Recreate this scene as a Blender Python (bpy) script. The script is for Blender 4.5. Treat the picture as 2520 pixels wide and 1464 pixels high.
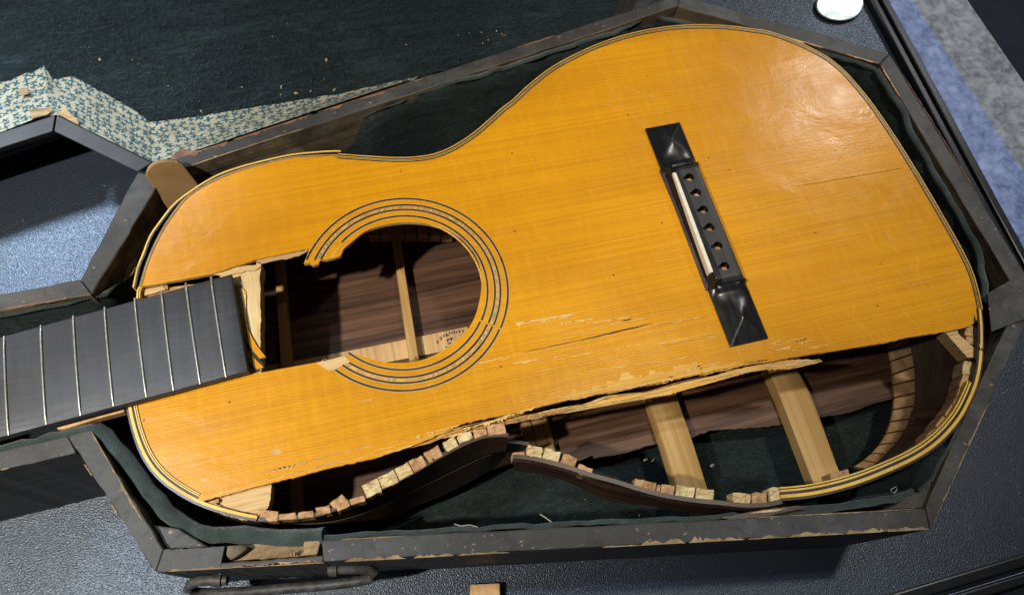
import bpy, bmesh, math, random
from mathutils import Vector, Matrix, noise
random.seed(7)
sc = bpy.context.scene
for o in list(bpy.data.objects): bpy.data.objects.remove(o)
# ------------------------------------------------------------------ camera
F, CX, CY, H = 1921.6, 1260.0, 732.0, 0.4112       # focal length in the units of a 2520 wide picture, height of lens above the guitar top
R1 = Vector((0.9643291, -0.19678752, 0.17704252)); R2 = Vector((-0.2488925, -0.90178008, 0.3533344)); R3 = Vector((0.09012162, -0.3847952, -0.91859172))
ZT = 0.107                                          # guitar top above the table
camd = bpy.data.cameras.new('camera'); cam = bpy.data.objects.new('camera', camd); sc.collection.objects.link(cam)
camd.sensor_width = 36.0; camd.lens = 36.0*F/2520.0; camd.clip_start = 0.02; camd.clip_end = 50
cam.matrix_world = Matrix(((R1[0], -R1[1], -R1[2], 0), (R2[0], -R2[1], -R2[2], 0), (R3[0], -R3[1], -R3[2], H+ZT), (0, 0, 0, 1)))
sc.camera = cam
# ------------------------------------------------------------------ light
sc.view_settings.view_transform = 'Standard'; sc.view_settings.look = 'None'; sc.view_settings.exposure = 0; sc.view_settings.gamma = 1
w = bpy.data.worlds.new('World'); sc.world = w; w.use_nodes = True
w.node_tree.nodes['Background'].inputs[0].default_value = (0.50, 0.56, 0.66, 1); w.node_tree.nodes['Background'].inputs[1].default_value = 0.08
def lamp(name, loc, target, power, radius, cone, blend, col):
    d = bpy.data.lights.new(name, 'SPOT'); d.energy = power; d.shadow_soft_size = radius; d.spot_size = math.radians(cone); d.spot_blend = blend; d.color = col
    o = bpy.data.objects.new(name, d); sc.collection.objects.link(o); o.location = loc
    o.rotation_euler = (Vector(target)-Vector(loc)).to_track_quat('-Z', 'Y').to_euler()
    return o
lamp('spot_lamp', (-0.545, 0.0, 1.007), (-0.15, 0.23, 0.1), 60, 0.016, 50, 1.0, (1.0, 0.93, 0.80))
lamp('spot_lamp', (0.44, 0.21, 1.45), (0.38, 0.20, 0.1), 40, 0.035, 36, 1.0, (1.0, 0.95, 0.82))
lamp('spot_lamp', (0.90, 0.70, 0.807), (0.44, 0.28, 0.0), 13, 0.030, 40, 0.9, (1.0, 0.96, 0.92))
lamp('spot_lamp', (-0.59, 1.117, 1.25), (-0.225, 0.335, 0.0), 220, 0.13, 12, 0.8, (0.70, 0.84, 1.0))
lamp('spot_lamp', (-0.51, 0.30, 1.25), (0.02, -0.09, 0.0), 22, 0.015, 22.4, 0.07, (0.66, 0.82, 1.0))  # added to brighten the near-left table; cone edge shaped as a shadow edge
lamp('spot_lamp', (1.6, 1.0, 1.6), (0.95, 0.45, -0.7), 125, 0.10, 40, 0.5, (0.9, 0.94, 1.0))  # added to light the carpet beyond the table
# ------------------------------------------------------------------ helpers
def ray(u, v):
    c = Vector(((u-CX)/F, (v-CY)/F, 1.0)); return Vector((R1.dot(c), R2.dot(c), R3.dot(c)))
def at(u, v, h=0.0):                                # the point at height h (from the guitar top) seen at u, v
    d = ray(u, v); t = (h-H)/d.z
    return Vector((d.x*t, d.y*t, h+ZT))
SC = 0.33618
def T(c, r, x, y): return (c*630.0+x*SC, (0, 492.2, 971.4)[r]+y*SC)
def TT(c, r, *pts): return [T(c, r, x, y) for x, y in pts]
def ats(pts, h=0.0): return [at(p[0], p[1], p[2] if len(p) > 2 else h) for p in pts]
def catmull(P, step):
    P = [p.copy() for p in P]; out = []
    Q = [P[0]*2-P[1]]+P+[P[-1]*2-P[-2]]
    for i in range(1, len(Q)-2):
        a, b, c, d = Q[i-1:i+3]; n = max(1, int((c-b).length/step))
        for k in range(n):
            t = k/n
            out.append(0.5*((2*b)+(c-a)*t+(2*a-5*b+4*c-d)*t*t+(3*b-a-3*c+d)*t**3))
    out.append(P[-1]); return out
def resample(P, n):
    L = [0.0]
    for i in range(1, len(P)): L.append(L[-1]+(P[i]-P[i-1]).length)
    out = []; j = 0
    for k in range(n):
        s = L[-1]*k/(n-1)
        while j < len(P)-2 and L[j+1] < s: j += 1
        t = (s-L[j])/max(1e-9, L[j+1]-L[j]); out.append(P[j].lerp(P[j+1], min(1, max(0, t))))
    return out
def normals(P):                                     # horizontal, to the right of the path
    N = []
    for i in range(len(P)):
        d = P[min(i+1, len(P)-1)]-P[max(i-1, 0)]; d.z = 0; d.normalize(); N.append(Vector((d.y, -d.x, 0)))
    return N
def offset(P, o): return [p+n*o for p, n in zip(P, normals(P))]
def link(name, me, mats, parent=None):
    for m in (mats if isinstance(mats, (list, tuple)) else [mats]): me.materials.append(m)
    o = bpy.data.objects.new(name, me); sc.collection.objects.link(o)
    if parent: o.parent = parent; o.matrix_parent_inverse = parent.matrix_world.inverted()
    return o
def bm_obj(name, bm, mats, parent=None, smooth=False):
    bmesh.ops.recalc_face_normals(bm, faces=bm.faces)
    me = bpy.data.meshes.new(name); bm.to_mesh(me); bm.free()
    if smooth:
        for p in me.polygons: p.use_smooth = True
    return link(name, me, mats, parent)
def empty(name, loc):
    o = bpy.data.objects.new(name, None); sc.collection.objects.link(o); o.location = loc; o.empty_display_size = .02
    bpy.context.view_layer.update(); return o
def tag(o, label=None, cat=None, group=None, kind=None):
    if label: o['label'] = label
    if cat: o['category'] = cat
    if group: o['group'] = group
    if kind: o['kind'] = kind
    return o
def up(P, dz): return [p+Vector((0, 0, dz)) for p in P]
def slab_bm(bm, top, bot, side_mi=None, bot_mi=None):     # closed slab between two matched loops
    a = [bm.verts.new(p) for p in top]; b = [bm.verts.new(p) for p in bot]; n = len(a)
    f = bm.faces.new(a)
    for i in range(n):
        q = bm.faces.new((a[i], b[i], b[(i+1) % n], a[(i+1) % n]))
        if side_mi is not None: q.material_index = side_mi if not isinstance(side_mi, dict) else side_mi.get(i, 0)
    if n > 4:
        twin = dict(zip(a, b)); tri = bmesh.ops.triangulate(bm, faces=[f])['faces']
        for t_ in list(tri):
            g = bm.faces.new([twin[v] for v in reversed(t_.verts)])
            if bot_mi is not None: g.material_index = bot_mi
    else:
        g = bm.faces.new(list(reversed(b)))
        if bot_mi is not None: g.material_index = bot_mi
    return bm
def slab(name, top, th, mats, parent=None, side_mi=None, bevel=0.0, shift=None):
    bm = bmesh.new(); s = Vector((0, 0, -th)) if shift is None else shift
    slab_bm(bm, top, [p+s for p in top], side_mi)
    o = bm_obj(name, bm, mats, parent)
    if bevel:
        m = o.modifiers.new('bevel', 'BEVEL'); m.width = bevel; m.segments = 2; m.limit_method = 'ANGLE'
    return o
def strip(name, A, B, th, mat, parent=None, smooth=True, closed=True, uv=False, mi=None):      # loft A to B with thickness: C, D are A, B moved by th
    n = len(A); bm = bmesh.new(); rows = [A, B]
    if closed:
        NA = normals(A); NB = normals(B)
        rows = [A, B, [p+q*th for p, q in zip(B, NB)], [p+q*th for p, q in zip(A, NA)]]
    V = [[bm.verts.new(p) for p in r] for r in rows]; m = len(rows)
    for k in range(m if closed else m-1):
        for i in range(n-1):
            bm.faces.new((V[k][i], V[k][i+1], V[(k+1) % m][i+1], V[(k+1) % m][i]))
    if closed:
        bm.faces.new([V[k][0] for k in range(m)]); bm.faces.new([V[k][n-1] for k in reversed(range(m))])
    o = bm_obj(name, bm, mat, parent)
    if smooth: shade(o)
    return o
def shade(o, ang=35):
    me = o.data
    for p in me.polygons: p.use_smooth = True
    bm = bmesh.new(); bm.from_mesh(me)
    for e in bm.edges:
        e.smooth = not (len(e.link_faces) == 2 and e.calc_face_angle(0) > math.radians(ang))
    bm.to_mesh(me); bm.free()
def grid(name, rows, mat, parent=None, uvs=None, smooth=True, thick=0.0):
    bm = bmesh.new(); V = [[bm.verts.new(p) for p in r] for r in rows]
    uvl = bm.loops.layers.uv.new('uv') if uvs else None
    for j in range(len(rows)-1):
        for i in range(len(rows[0])-1):
            f = bm.faces.new((V[j][i], V[j][i+1], V[j+1][i+1], V[j+1][i]))
            if uvs:
                for l, (a, b) in zip(f.loops, ((j, i), (j, i+1), (j+1, i+1), (j+1, i))): l[uvl].uv = uvs[a][b]
    o = bm_obj(name, bm, mat, parent, smooth)
    if thick:
        m = o.modifiers.new('thick', 'SOLIDIFY'); m.thickness = thick; m.offset = -1
    return o
def tube(name, P, r, mat, parent=None, seg=10, squash=1.0, rr=None):
    bm = bmesh.new(); rings = []
    for i, p in enumerate(P):
        d = (P[min(i+1, len(P)-1)]-P[max(i-1, 0)]).normalized(); s = d.cross(Vector((0, 0, 1)))
        s = s.normalized() if s.length > 1e-6 else Vector((1, 0, 0)); t = s.cross(d)
        q = rr(i/(len(P)-1)) if rr else 1
        rings.append([bm.verts.new(p+(s*math.cos(a)+t*math.sin(a)*squash)*r*q) for a in [2*math.pi*k/seg for k in range(seg)]])
    for a, b in zip(rings, rings[1:]):
        for k in range(seg): bm.faces.new((a[k], a[(k+1) % seg], b[(k+1) % seg], b[k]))
    bm.faces.new(rings[0]); bm.faces.new(list(reversed(rings[-1])))
    o = bm_obj(name, bm, mat, parent); shade(o, 50); return o
def jit(a): return random.uniform(-a, a)
# ------------------------------------------------------------------ materials
class MT:
    def __init__(s, name):
        s.m = bpy.data.materials.new(name); s.m.use_nodes = True; s.t = s.m.node_tree; s.b = s.t.nodes['Principled BSDF']; s.co = s.t.nodes.new('ShaderNodeTexCoord')
    def n(s, ty, ins=None, **kw):
        x = s.t.nodes.new('ShaderNode'+ty)
        for k, v in kw.items(): setattr(x, k, v)
        for k, v in (ins or {}).items(): s.put(x.inputs[k], v)
        return x
    def put(s, sock, v):
        if isinstance(v, bpy.types.NodeSocket): s.t.links.new(v, sock)
        elif isinstance(v, bpy.types.Node): s.t.links.new(v.outputs[0], sock)
        else:
            if isinstance(v, tuple) and len(v) == 3 and sock.type == 'RGBA': v = v+(1,)
            sock.default_value = v
    def math(s, op, a, b=None, c=None, clamp=False):
        x = s.n('Math', operation=op, use_clamp=clamp); s.put(x.inputs[0], a)
        if b is not None: s.put(x.inputs[1], b)
        if c is not None: s.put(x.inputs[2], c)
        return x.outputs[0]
    def map(s, scale=(1, 1, 1), rot=0.0, src='Object', loc=(0, 0, 0)):
        return s.n('Mapping', {'Vector': s.co.outputs[src], 'Scale': scale, 'Rotation': (0, 0, rot), 'Location': loc}).outputs[0]
    def noise(s, vec, scale, detail=3, rough=0.55, dist=0.0):
        return s.n('TexNoise', {'Vector': vec, 'Scale': scale, 'Detail': detail, 'Roughness': rough, 'Distortion': dist}).outputs[0]
    def ramp(s, fac, *stops, interp='LINEAR'):
        x = s.n('ValToRGB', {'Fac': fac}); e = x.color_ramp.elements; x.color_ramp.interpolation = interp
        while len(e) < len(stops): e.new(0.5)
        for i, (p, c) in enumerate(stops):
            e[i].position = p; c = c if isinstance(c, tuple) else (c, c, c); e[i].color = c if len(c) == 4 else c+(1,)
        return x.outputs[0]
    def mix(s, f, a, b, mode='MIX'):
        x = s.n('Mix', data_type='RGBA', blend_type=mode); s.put(x.inputs[0], f); s.put(x.inputs[6], a); s.put(x.inputs[7], b); return x.outputs[2]
    def bump(s, h, strength, dist, prev=None):
        x = s.n('Bump', {'Height': h, 'Strength': strength, 'Distance': dist})
        if prev is not None: s.put(x.inputs['Normal'], prev)
        return x.outputs[0]
    def out(s, col, rough=0.5, normal=None, **kw):
        s.put(s.b.inputs['Base Color'], col); s.put(s.b.inputs['Roughness'], rough)
        if normal is not None: s.put(s.b.inputs['Normal'], normal)
        for k, v in kw.items(): s.put(s.b.inputs[k.replace('_', ' ')], v)
        return s.m
def wood(name, c1, c2, c3=None, stretch=(6, 260, 60), rough=0.6, rot=0.0, bump=0.2, dirt=0.0, lines=0.0, linesc=900, spec=0.3, dirtcol=(0.02, 0.017, 0.014), dscale=35):
    s = MT(name); v = s.map(stretch, rot); g = s.noise(v, 1.0, 4, 0.6, 0.3); g2 = s.noise(s.map(tuple(q*0.22 for q in stretch), rot), 1.0, 3, 0.5, 0.6)
    f = s.math('ADD', s.math('MULTIPLY', g, 0.6), s.math('MULTIPLY', g2, 0.4))
    col = s.ramp(f, (0.36, c1), (0.5, c2), (0.64, c3 or c2))
    if lines:
        wv = s.n('TexWave', {'Vector': s.map((1, 1, 1), rot), 'Scale': linesc, 'Distortion': 5.0, 'Detail': 2.0, 'Detail Scale': 0.02}, wave_type='BANDS', bands_direction='Y').outputs['Fac']
        col = s.mix(s.math('MULTIPLY', s.ramp(wv, (0.6, 0.0), (0.95, 1.0)), lines), col, c1)
    if dirt:
        d = s.noise(s.map(), dscale, 6, 0.7, 0.5); col = s.mix(s.ramp(d, (0.52-dirt*0.2, 0.0), (0.62, dirt)), col, dirtcol)
    return s.out(col, rough, s.bump(g, bump, 0.0006), Specular_IOR_Level=spec)
# -- varnished soundboard
def soundboard_mat():
    s = MT('varnished_spruce')
    tilt = 0.03
    g1 = s.noise(s.map((5, 620, 1), tilt), 1.0, 2, 0.5, 0.15); g2 = s.noise(s.map((2.2, 95, 1), tilt), 1.0, 3, 0.55, 0.4)
    wv = s.n('TexWave', {'Vector': s.map((1, 1, 1), tilt), 'Scale': 195.0, 'Distortion': 4.2, 'Detail': 2.0, 'Detail Scale': 0.35}, wave_type='BANDS', bands_direction='Y').outputs['Fac']
    line = s.ramp(wv, (0.62, 0.0), (0.97, 1.0)); line = s.math('MULTIPLY', line, s.ramp(g2, (0.36, 0.15), (0.62, 1.0)))
    cross = s.noise(s.map((260, 40, 1), tilt+0.1), 1.0, 2, 0.6, 0.5)
    big = s.noise(s.map((5, 9, 1)), 1.0, 3, 0.5, 0.6)
    base = s.mix(s.ramp(big, (0.32, 0.0), (0.68, 1.0)), (0.74, 0.335, 0.007), (0.52, 0.222, 0.006))
    base = s.mix(s.ramp(g1, (0.38, 0.0), (0.66, 0.42)), base, (0.47, 0.18, 0.008))
    base = s.mix(s.math('MULTIPLY', line, 0.34), base, (0.30, 0.10, 0.006))
    base = s.mix(s.ramp(cross, (0.44, 0.0), (0.72, 0.18)), base, (0.80, 0.43, 0.014))
    streak = s.noise(s.map((2.6, 60, 1), tilt, loc=(3, 7, 0)), 1.0, 2, 0.5, 0.8)
    base = s.mix(s.ramp(streak, (0.62, 0.0), (0.74, 0.16)), base, (0.33, 0.115, 0.010))
    w1 = s.noise(s.map((7, 7, 1), loc=(1, 5, 0)), 1.0, 2, 0.5); w2 = s.noise(s.map((30, 30, 1)), 1.0, 2, 0.5); sp0 = s.n('SeparateXYZ', {0: s.co.outputs['Object']})
    def crz(kx, ky, fr, wa, lo):
        u = s.math('ADD', s.math('MULTIPLY', sp0.outputs[0], kx), s.math('MULTIPLY', sp0.outputs[1], ky)); u = s.math('ADD', s.math('MULTIPLY', u, fr), s.math('ADD', s.math('MULTIPLY', w1, wa), s.math('MULTIPLY', w2, 0.9)))
        f = s.math('ABSOLUTE', s.math('SUBTRACT', s.math('FRACT', u), 0.5)); cell = s.n('TexNoise', {'Vector': s.n('CombineXYZ', {0: s.math('FLOOR', u), 1: s.math('MULTIPLY', sp0.outputs[1], 14.0)}).outputs[0], 'Scale': 1.37, 'Detail': 1.0}).outputs[0]
        return s.math('MULTIPLY', s.ramp(f, (0.0, 1.0), (lo, 0.0)), s.ramp(cell, (0.48, 0.0), (0.56, 1.0)))
    ckk = s.math('MAXIMUM', crz(1.0, 0.35, 75.0, 6.0, 0.022), crz(1.0, -0.45, 42.0, 5.0, 0.012))
    sep = s.n('SeparateXYZ', {0: s.co.outputs['Object']})
    zone = s.math('MULTIPLY', s.ramp(s.noise(s.map((14, 14, 1), loc=(2, 1, 0)), 1.0, 2), (0.42, 0.0), (0.6, 1.0)), s.ramp(s.math('ADD', s.math('MULTIPLY', sep.outputs[0], 4.0), 0.45), (0.3, 0.1), (0.6, 1.0)))
    crk = s.math('MULTIPLY', ckk, zone)
    base = s.mix(s.math('MULTIPLY', crk, 0.26), base, (0.95, 0.56, 0.13))
    spk = s.n('TexVoronoi', {'Vector': s.map(), 'Scale': 75.0}, voronoi_dimensions='2D'); sp = s.math('MULTIPLY', s.ramp(spk.outputs['Distance'], (0.035, 1.0), (0.06, 0.0)), s.ramp(spk.outputs['Color'], (0.83, 0.0), (0.86, 0.8)))
    base = s.mix(sp, base, (0.10, 0.035, 0.01))
    h = s.math('ADD', s.math('MULTIPLY', g1, 0.25), s.math('MULTIPLY', crk, 0.25)); h = s.math('ADD', h, s.math('MULTIPLY', line, -0.12))
    nb = s.bump(h, 0.30, 0.0003); und = s.noise(s.map((20, 26, 1), loc=(0.4, 0.2, 0)), 1.0, 3, 0.5, 0.4)
    nb2 = s.bump(und, 0.5, 0.0030, nb); fine = s.bump(s.noise(s.map((900, 900, 1)), 1.0, 2), 0.12, 0.0003, nb2)
    s.put(s.b.inputs['Coat Normal'], s.bump(s.math('ADD', und, s.math('MULTIPLY', g1, 0.02)), 0.45, 0.0020, s.bump(s.noise(s.map((500, 500, 1)), 1.0, 3), 0.25, 0.0003)))
    return s.out(base, 0.5, fine, Specular_IOR_Level=0.06, Coat_Weight=0.32, Coat_Roughness=s.ramp(s.noise(s.map((40, 40, 1)), 1.0, 4), (0.3, 0.20), (0.7, 0.32)))
M = {}
M['top'] = soundboard_mat()
M['raw'] = wood('bare_spruce', (0.38, 0.23, 0.09), (0.58, 0.39, 0.18), (0.66, 0.47, 0.25), stretch=(30, 700, 200), rough=0.75, bump=0.5)
M['raw_cross'] = wood('bare_spruce_cross_grain', (0.42, 0.27, 0.11), (0.60, 0.43, 0.21), (0.67, 0.51, 0.27), stretch=(420, 40, 100), rough=0.75, bump=0.5)
M['torn'] = wood('torn_spruce', (0.56, 0.31, 0.06), (0.70, 0.44, 0.13), (0.77, 0.53, 0.21), stretch=(40, 900, 200), rough=0.6, bump=0.9)
M['torn_amber'] = wood('lifted_amber_splinter', (0.55, 0.27, 0.03), (0.64, 0.34, 0.05), (0.72, 0.45, 0.12), stretch=(30, 900, 200), rough=0.45, bump=0.6)
M['brace'] = wood('brace_spruce', (0.36, 0.20, 0.065), (0.44, 0.26, 0.088), (0.50, 0.315, 0.118), stretch=(520, 10, 100), rough=0.6, bump=0.25)
M['centre'] = wood('centre_strip_spruce', (0.40, 0.23, 0.09), (0.52, 0.32, 0.14), (0.58, 0.37, 0.17), stretch=(520, 12, 100), rough=0.6, bump=0.2)
M['rose'] = wood('rosewood_back', (0.018, 0.008, 0.005), (0.075, 0.036, 0.020), (0.155, 0.077, 0.043), stretch=(10, 300, 80), rough=0.5, bump=0.25, rot=-0.03)
M['side'] = wood('rosewood_side', (0.016, 0.008, 0.006), (0.055, 0.027, 0.015), (0.10, 0.052, 0.028), stretch=(14, 60, 520), rough=0.38, bump=0.25, spec=0.5)
M['side_in'] = wood('rosewood_side_inside', (0.05, 0.034, 0.028), (0.105, 0.075, 0.062), (0.15, 0.11, 0.09), stretch=(60, 60, 300), rough=0.55, bump=0.25)
M['sidedark'] = wood('rosewood_rim', (0.018, 0.010, 0.010), (0.05, 0.026, 0.026), (0.09, 0.05, 0.048), stretch=(60, 60, 400), rough=0.3, bump=0.15, spec=0.6)
M['kerf'] = wood('cedar_kerfing', (0.22, 0.105, 0.042), (0.43, 0.235, 0.105), (0.56, 0.34, 0.17), stretch=(260, 500, 160), rough=0.75, bump=0.9, dirt=0.25, dirtcol=(0.72, 0.52, 0.28), dscale=160)
M['kerf_pale'] = wood('pale_torn_kerfing', (0.36, 0.19, 0.08), (0.60, 0.45, 0.22), (0.76, 0.64, 0.38), stretch=(300, 700, 160), rough=0.8, bump=1.2)
M['kerf_in'] = wood('back_lining', (0.27, 0.15, 0.068), (0.42, 0.25, 0.12), (0.50, 0.32, 0.16), stretch=(500, 40, 100), rough=0.65, bump=0.3)
M['yellow'] = wood('yellow_binding', (0.62, 0.33, 0.04), (0.78, 0.47, 0.07), (0.82, 0.55, 0.13), stretch=(60, 60, 60), rough=0.4, bump=0.05)
M['ebony'] = wood('black_purfling', (0.010, 0.011, 0.013), (0.026, 0.028, 0.032), (0.045, 0.045, 0.05), stretch=(90, 90, 60), rough=0.42, bump=0.05)
M['pale_line'] = wood('pale_purfling', (0.48, 0.27, 0.07), (0.60, 0.38, 0.13), stretch=(90, 90, 60), rough=0.5, bump=0.05)
M['dirtywood'] = wood('dirty_case_wood', (0.14, 0.105, 0.066), (0.30, 0.23, 0.145), (0.42, 0.33, 0.21), stretch=(16, 16, 420), rough=0.8, bump=0.4, dirt=0.8, dscale=26)
M['tan'] = wood('bare_case_wood', (0.25, 0.16, 0.075), (0.38, 0.26, 0.13), (0.50, 0.37, 0.20), stretch=(40, 300, 200), rough=0.8, bump=0.6, dirt=0.55, dscale=60)
M['worn'] = wood('worn_brown_edge', (0.13, 0.07, 0.045), (0.24, 0.13, 0.085), (0.31, 0.18, 0.12), stretch=(40, 160, 100), rough=0.8, bump=0.4, dirt=0.5, dscale=70)
M['wedge'] = wood('smooth_tan_wood', (0.23, 0.135, 0.055), (0.27, 0.165, 0.07), (0.31, 0.195, 0.09), stretch=(60, 140, 60), rough=0.55, bump=0.12)
M['chipwood'] = wood('orange_wood', (0.42, 0.22, 0.09), (0.58, 0.34, 0.15), (0.66, 0.42, 0.21), stretch=(420, 14, 100), rough=0.6, bump=0.3)
def ebony_mat(name, col, rough, grain):
    s = MT(name); g = s.noise(s.map(grain), 1.0, 4, 0.6); g3 = s.noise(s.map((420, 28, 60), -0.05), 1.0, 3, 0.6); g4 = s.noise(s.map((30, 22, 20)), 1.0, 4, 0.6, 0.6)
    kk = s.math('ADD', s.math('MULTIPLY', g, 0.4), s.math('ADD', s.math('MULTIPLY', g3, 0.3), s.math('MULTIPLY', g4, 0.3)))
    return s.out(s.ramp(kk, (0.36, tuple(c*0.55 for c in col)), (0.5, col), (0.64, tuple(c*1.7 for c in col))), s.ramp(g, (0.3, rough-0.07), (0.7, rough+0.09)), s.bump(g, 0.25, 0.0002), Specular_IOR_Level=0.5)
M['bridge'] = ebony_mat('polished_ebony', (0.008, 0.008, 0.010), 0.27, (300, 40, 100))
M['bridge_top'] = ebony_mat('worn_ebony', (0.016, 0.0155, 0.017), 0.42, (200, 60, 100))
M['board'] = ebony_mat('fingerboard_ebony', (0.026, 0.027, 0.034), 0.52, (60, 700, 100))
M['hole'] = wood('pin_hole_wood', (0.16, 0.07, 0.028), (0.36, 0.18, 0.075), (0.50, 0.28, 0.12), stretch=(300, 300, 300), rough=0.8)
s = MT('bone'); M['bone'] = s.out(s.ramp(s.noise(s.map((60, 300, 60)), 1, 3), (0.3, (0.72, 0.69, 0.55)), (0.7, (0.84, 0.82, 0.72))), 0.35)
s = MT('nickel_fret'); M['fret'] = s.out(s.ramp(s.noise(s.map(), 260, 3), (0.3, (0.48, 0.46, 0.36)), (0.7, (0.66, 0.64, 0.54))), 0.33, Metallic=0.75)
def paint_mat():
    s = MT('worn_black_paint'); a = s.noise(s.map(), 38, 6, 0.65, 0.4); b = s.noise(s.map((1, 1, 1), loc=(1, 2, 0)), 9, 3, 0.5, 0.8)
    c = s.mix(s.ramp(a, (0.38, 0.0), (0.68, 1.0)), (0.030, 0.031, 0.032), (0.092, 0.094, 0.096)); c = s.mix(s.ramp(b, (0.46, 0.0), (0.60, 0.75)), c, (0.040, 0.036, 0.032))
    br = s.noise(s.map((1, 1, 1), loc=(9, 4, 2)), 22, 6, 0.72, 0.6); c = s.mix(s.ramp(br, (0.54, 0.0), (0.68, 0.55)), c, (0.085, 0.068, 0.050)); sc2 = s.noise(s.map((90, 900, 90), 0.9), 1.0, 2, 0.5); c = s.mix(s.ramp(sc2, (0.70, 0.0), (0.76, 0.4)), c, (0.2, 0.2, 0.19)); sp = s.noise(s.map(), 190, 3, 0.6); c = s.mix(s.ramp(sp, (0.69, 0.0), (0.73, 0.8)), c, (0.34, 0.23, 0.14))
    ds = s.noise(s.map((1, 1, 1), loc=(4, 4, 0)), 420, 2, 0.5); c = s.mix(s.ramp(ds, (0.70, 0.0), (0.76, 0.6)), c, (0.35, 0.35, 0.34))
    return s.out(s.mix(s.ramp(s.noise(s.map((1, 1, 1), loc=(7, 3, 1)), 70, 6, 0.75, 0.8), (0.5, 0.0), (0.62, 0.55)), c, (0.022, 0.021, 0.021)), s.ramp(a, (0.3, 0.5), (0.7, 0.72)), s.bump(s.noise(s.map(), 300, 4, 0.6), 0.35, 0.0004), Specular_IOR_Level=0.4)
M['paint'] = paint_mat()
M['paint_side'] = wood('dark_painted_wood_side', (0.016, 0.015, 0.016), (0.034, 0.032, 0.033), (0.062, 0.056, 0.054), stretch=(16, 30, 420), rough=0.55, bump=0.35)
def felt_mat(name, c1, c2, c3):
    s = MT(name); a = s.noise(s.map(), 14, 4, 0.6, 0.8); v = s.map((220, 520, 220), 0.35); f = s.noise(v, 1.0, 5, 0.7, 1.2); m = s.noise(s.map((16, 95, 60), -0.35), 1.0, 5, 0.68, 0.9)
    c = s.ramp(s.math('ADD', s.math('MULTIPLY', f, 0.36), s.math('ADD', s.math('MULTIPLY', a, 0.27), s.math('MULTIPLY', m, 0.37))), (0.40, c1), (0.52, c2), (0.64, c3))  # brushed streaks put the nap's sheen into the colour
    return s.out(c, 0.95, s.bump(f, 0.8, 0.0015, s.bump(m, 0.7, 0.004)), Specular_IOR_Level=0.15, Sheen_Weight=0.12, Sheen_Roughness=0.5, Sheen_Tint=(0.5, 0.75, 0.85, 1))
M['felt'] = felt_mat('dark_teal_felt', (0.002, 0.0045, 0.006), (0.0075, 0.0145, 0.0185), (0.034, 0.056, 0.068))
M['felt_green'] = felt_mat('dark_green_felt', (0.006, 0.0095, 0.0085), (0.014, 0.021, 0.019), (0.038, 0.050, 0.045))
s = MT('felt_fibre'); M['fibre'] = s.out(s.ramp(s.noise(s.map(), 180, 2), (0.3, (0.008, 0.014, 0.017)), (0.7, (0.04, 0.058, 0.066))), 0.8, Specular_IOR_Level=0.3)
s = MT('lint'); M['lint'] = s.out((0.42, 0.40, 0.34), 0.8)
s = MT('crumb'); M['crumb'] = s.out(s.ramp(s.noise(s.map(), 150, 2), (0.35, (0.16, 0.07, 0.04)), (0.5, (0.36, 0.24, 0.12)), (0.65, (0.6, 0.52, 0.4))), 0.8)
def twill_mat():
    s = MT('green_twill'); w1 = s.n('TexWave', {'Vector': s.map((1, 1, 1), 0.9), 'Scale': 400.0, 'Distortion': 4.0, 'Detail': 1.0}, wave_type='BANDS').outputs['Fac']
    a = s.noise(s.map(), 60, 5, 0.65, 0.6); f = s.math('ADD', s.math('MULTIPLY', w1, 0.22), s.math('MULTIPLY', a, 0.78))
    return s.out(s.ramp(f, (0.28, (0.007, 0.014, 0.013)), (0.5, (0.022, 0.041, 0.040)), (0.72, (0.060, 0.092, 0.090))), 0.9, s.bump(w1, 0.7, 0.0006, s.bump(a, 0.5, 0.002)), Sheen_Weight=0.2)
M['twill'] = twill_mat()
def table_mat():
    s = MT('pebbled_black_sheet'); v = s.n('TexVoronoi', {'Vector': s.map((1, 1, 1)), 'Scale': 1250.0}, voronoi_dimensions='2D', feature='SMOOTH_F1').outputs['Distance']
    n2 = s.noise(s.map(), 900, 2, 0.5, 0.3); h = s.math('ADD', s.math('MULTIPLY', v, 0.5), n2)
    c = s.ramp(s.noise(s.map(), 6, 3), (0.3, (0.016, 0.021, 0.033)), (0.7, (0.023, 0.030, 0.046)))
    du = s.n('TexVoronoi', {'Vector': s.map(), 'Scale': 60.0}, voronoi_dimensions='2D'); d = s.math('MULTIPLY', s.ramp(du.outputs['Distance'], (0.02, 1.0), (0.035, 0.0)), s.ramp(du.outputs['Color'], (0.7, 0.0), (0.75, 0.5)))
    return s.out(s.mix(d, c, (0.4, 0.4, 0.4)), 0.36, s.bump(h, 0.48, 0.0007), Specular_IOR_Level=0.75, Specular_Tint=(0.72, 0.84, 1.0, 1))
M['table'] = table_mat()
s = MT('gloss_black'); M['gloss'] = s.out(s.ramp(s.noise(s.map(), 40, 3), (0.3, (0.006, 0.007, 0.009)), (0.7, (0.014, 0.015, 0.018))), 0.30)
def carpet_mat(name, c1, c2, sc_=48):
    s = MT(name); a = s.noise(s.map(), sc_, 6, 0.7, 0.4); b = s.noise(s.map(), sc_*0.25, 3, 0.5)
    return s.out(s.ramp(s.math('ADD', s.math('MULTIPLY', a, 0.7), s.math('MULTIPLY', b, 0.3)), (0.36, c1), (0.64, c2)), 0.95, s.bump(a, 0.5, 0.01))
M['carpet_blue'] = carpet_mat('blue_carpet', (0.13, 0.17, 0.30), (0.44, 0.52, 0.78))
M['carpet_grey'] = carpet_mat('grey_carpet', (0.14, 0.15, 0.16), (0.52, 0.53, 0.54))
M['carpet_dark'] = carpet_mat('dark_floor', (0.008, 0.010, 0.018), (0.016, 0.018, 0.03))
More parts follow.
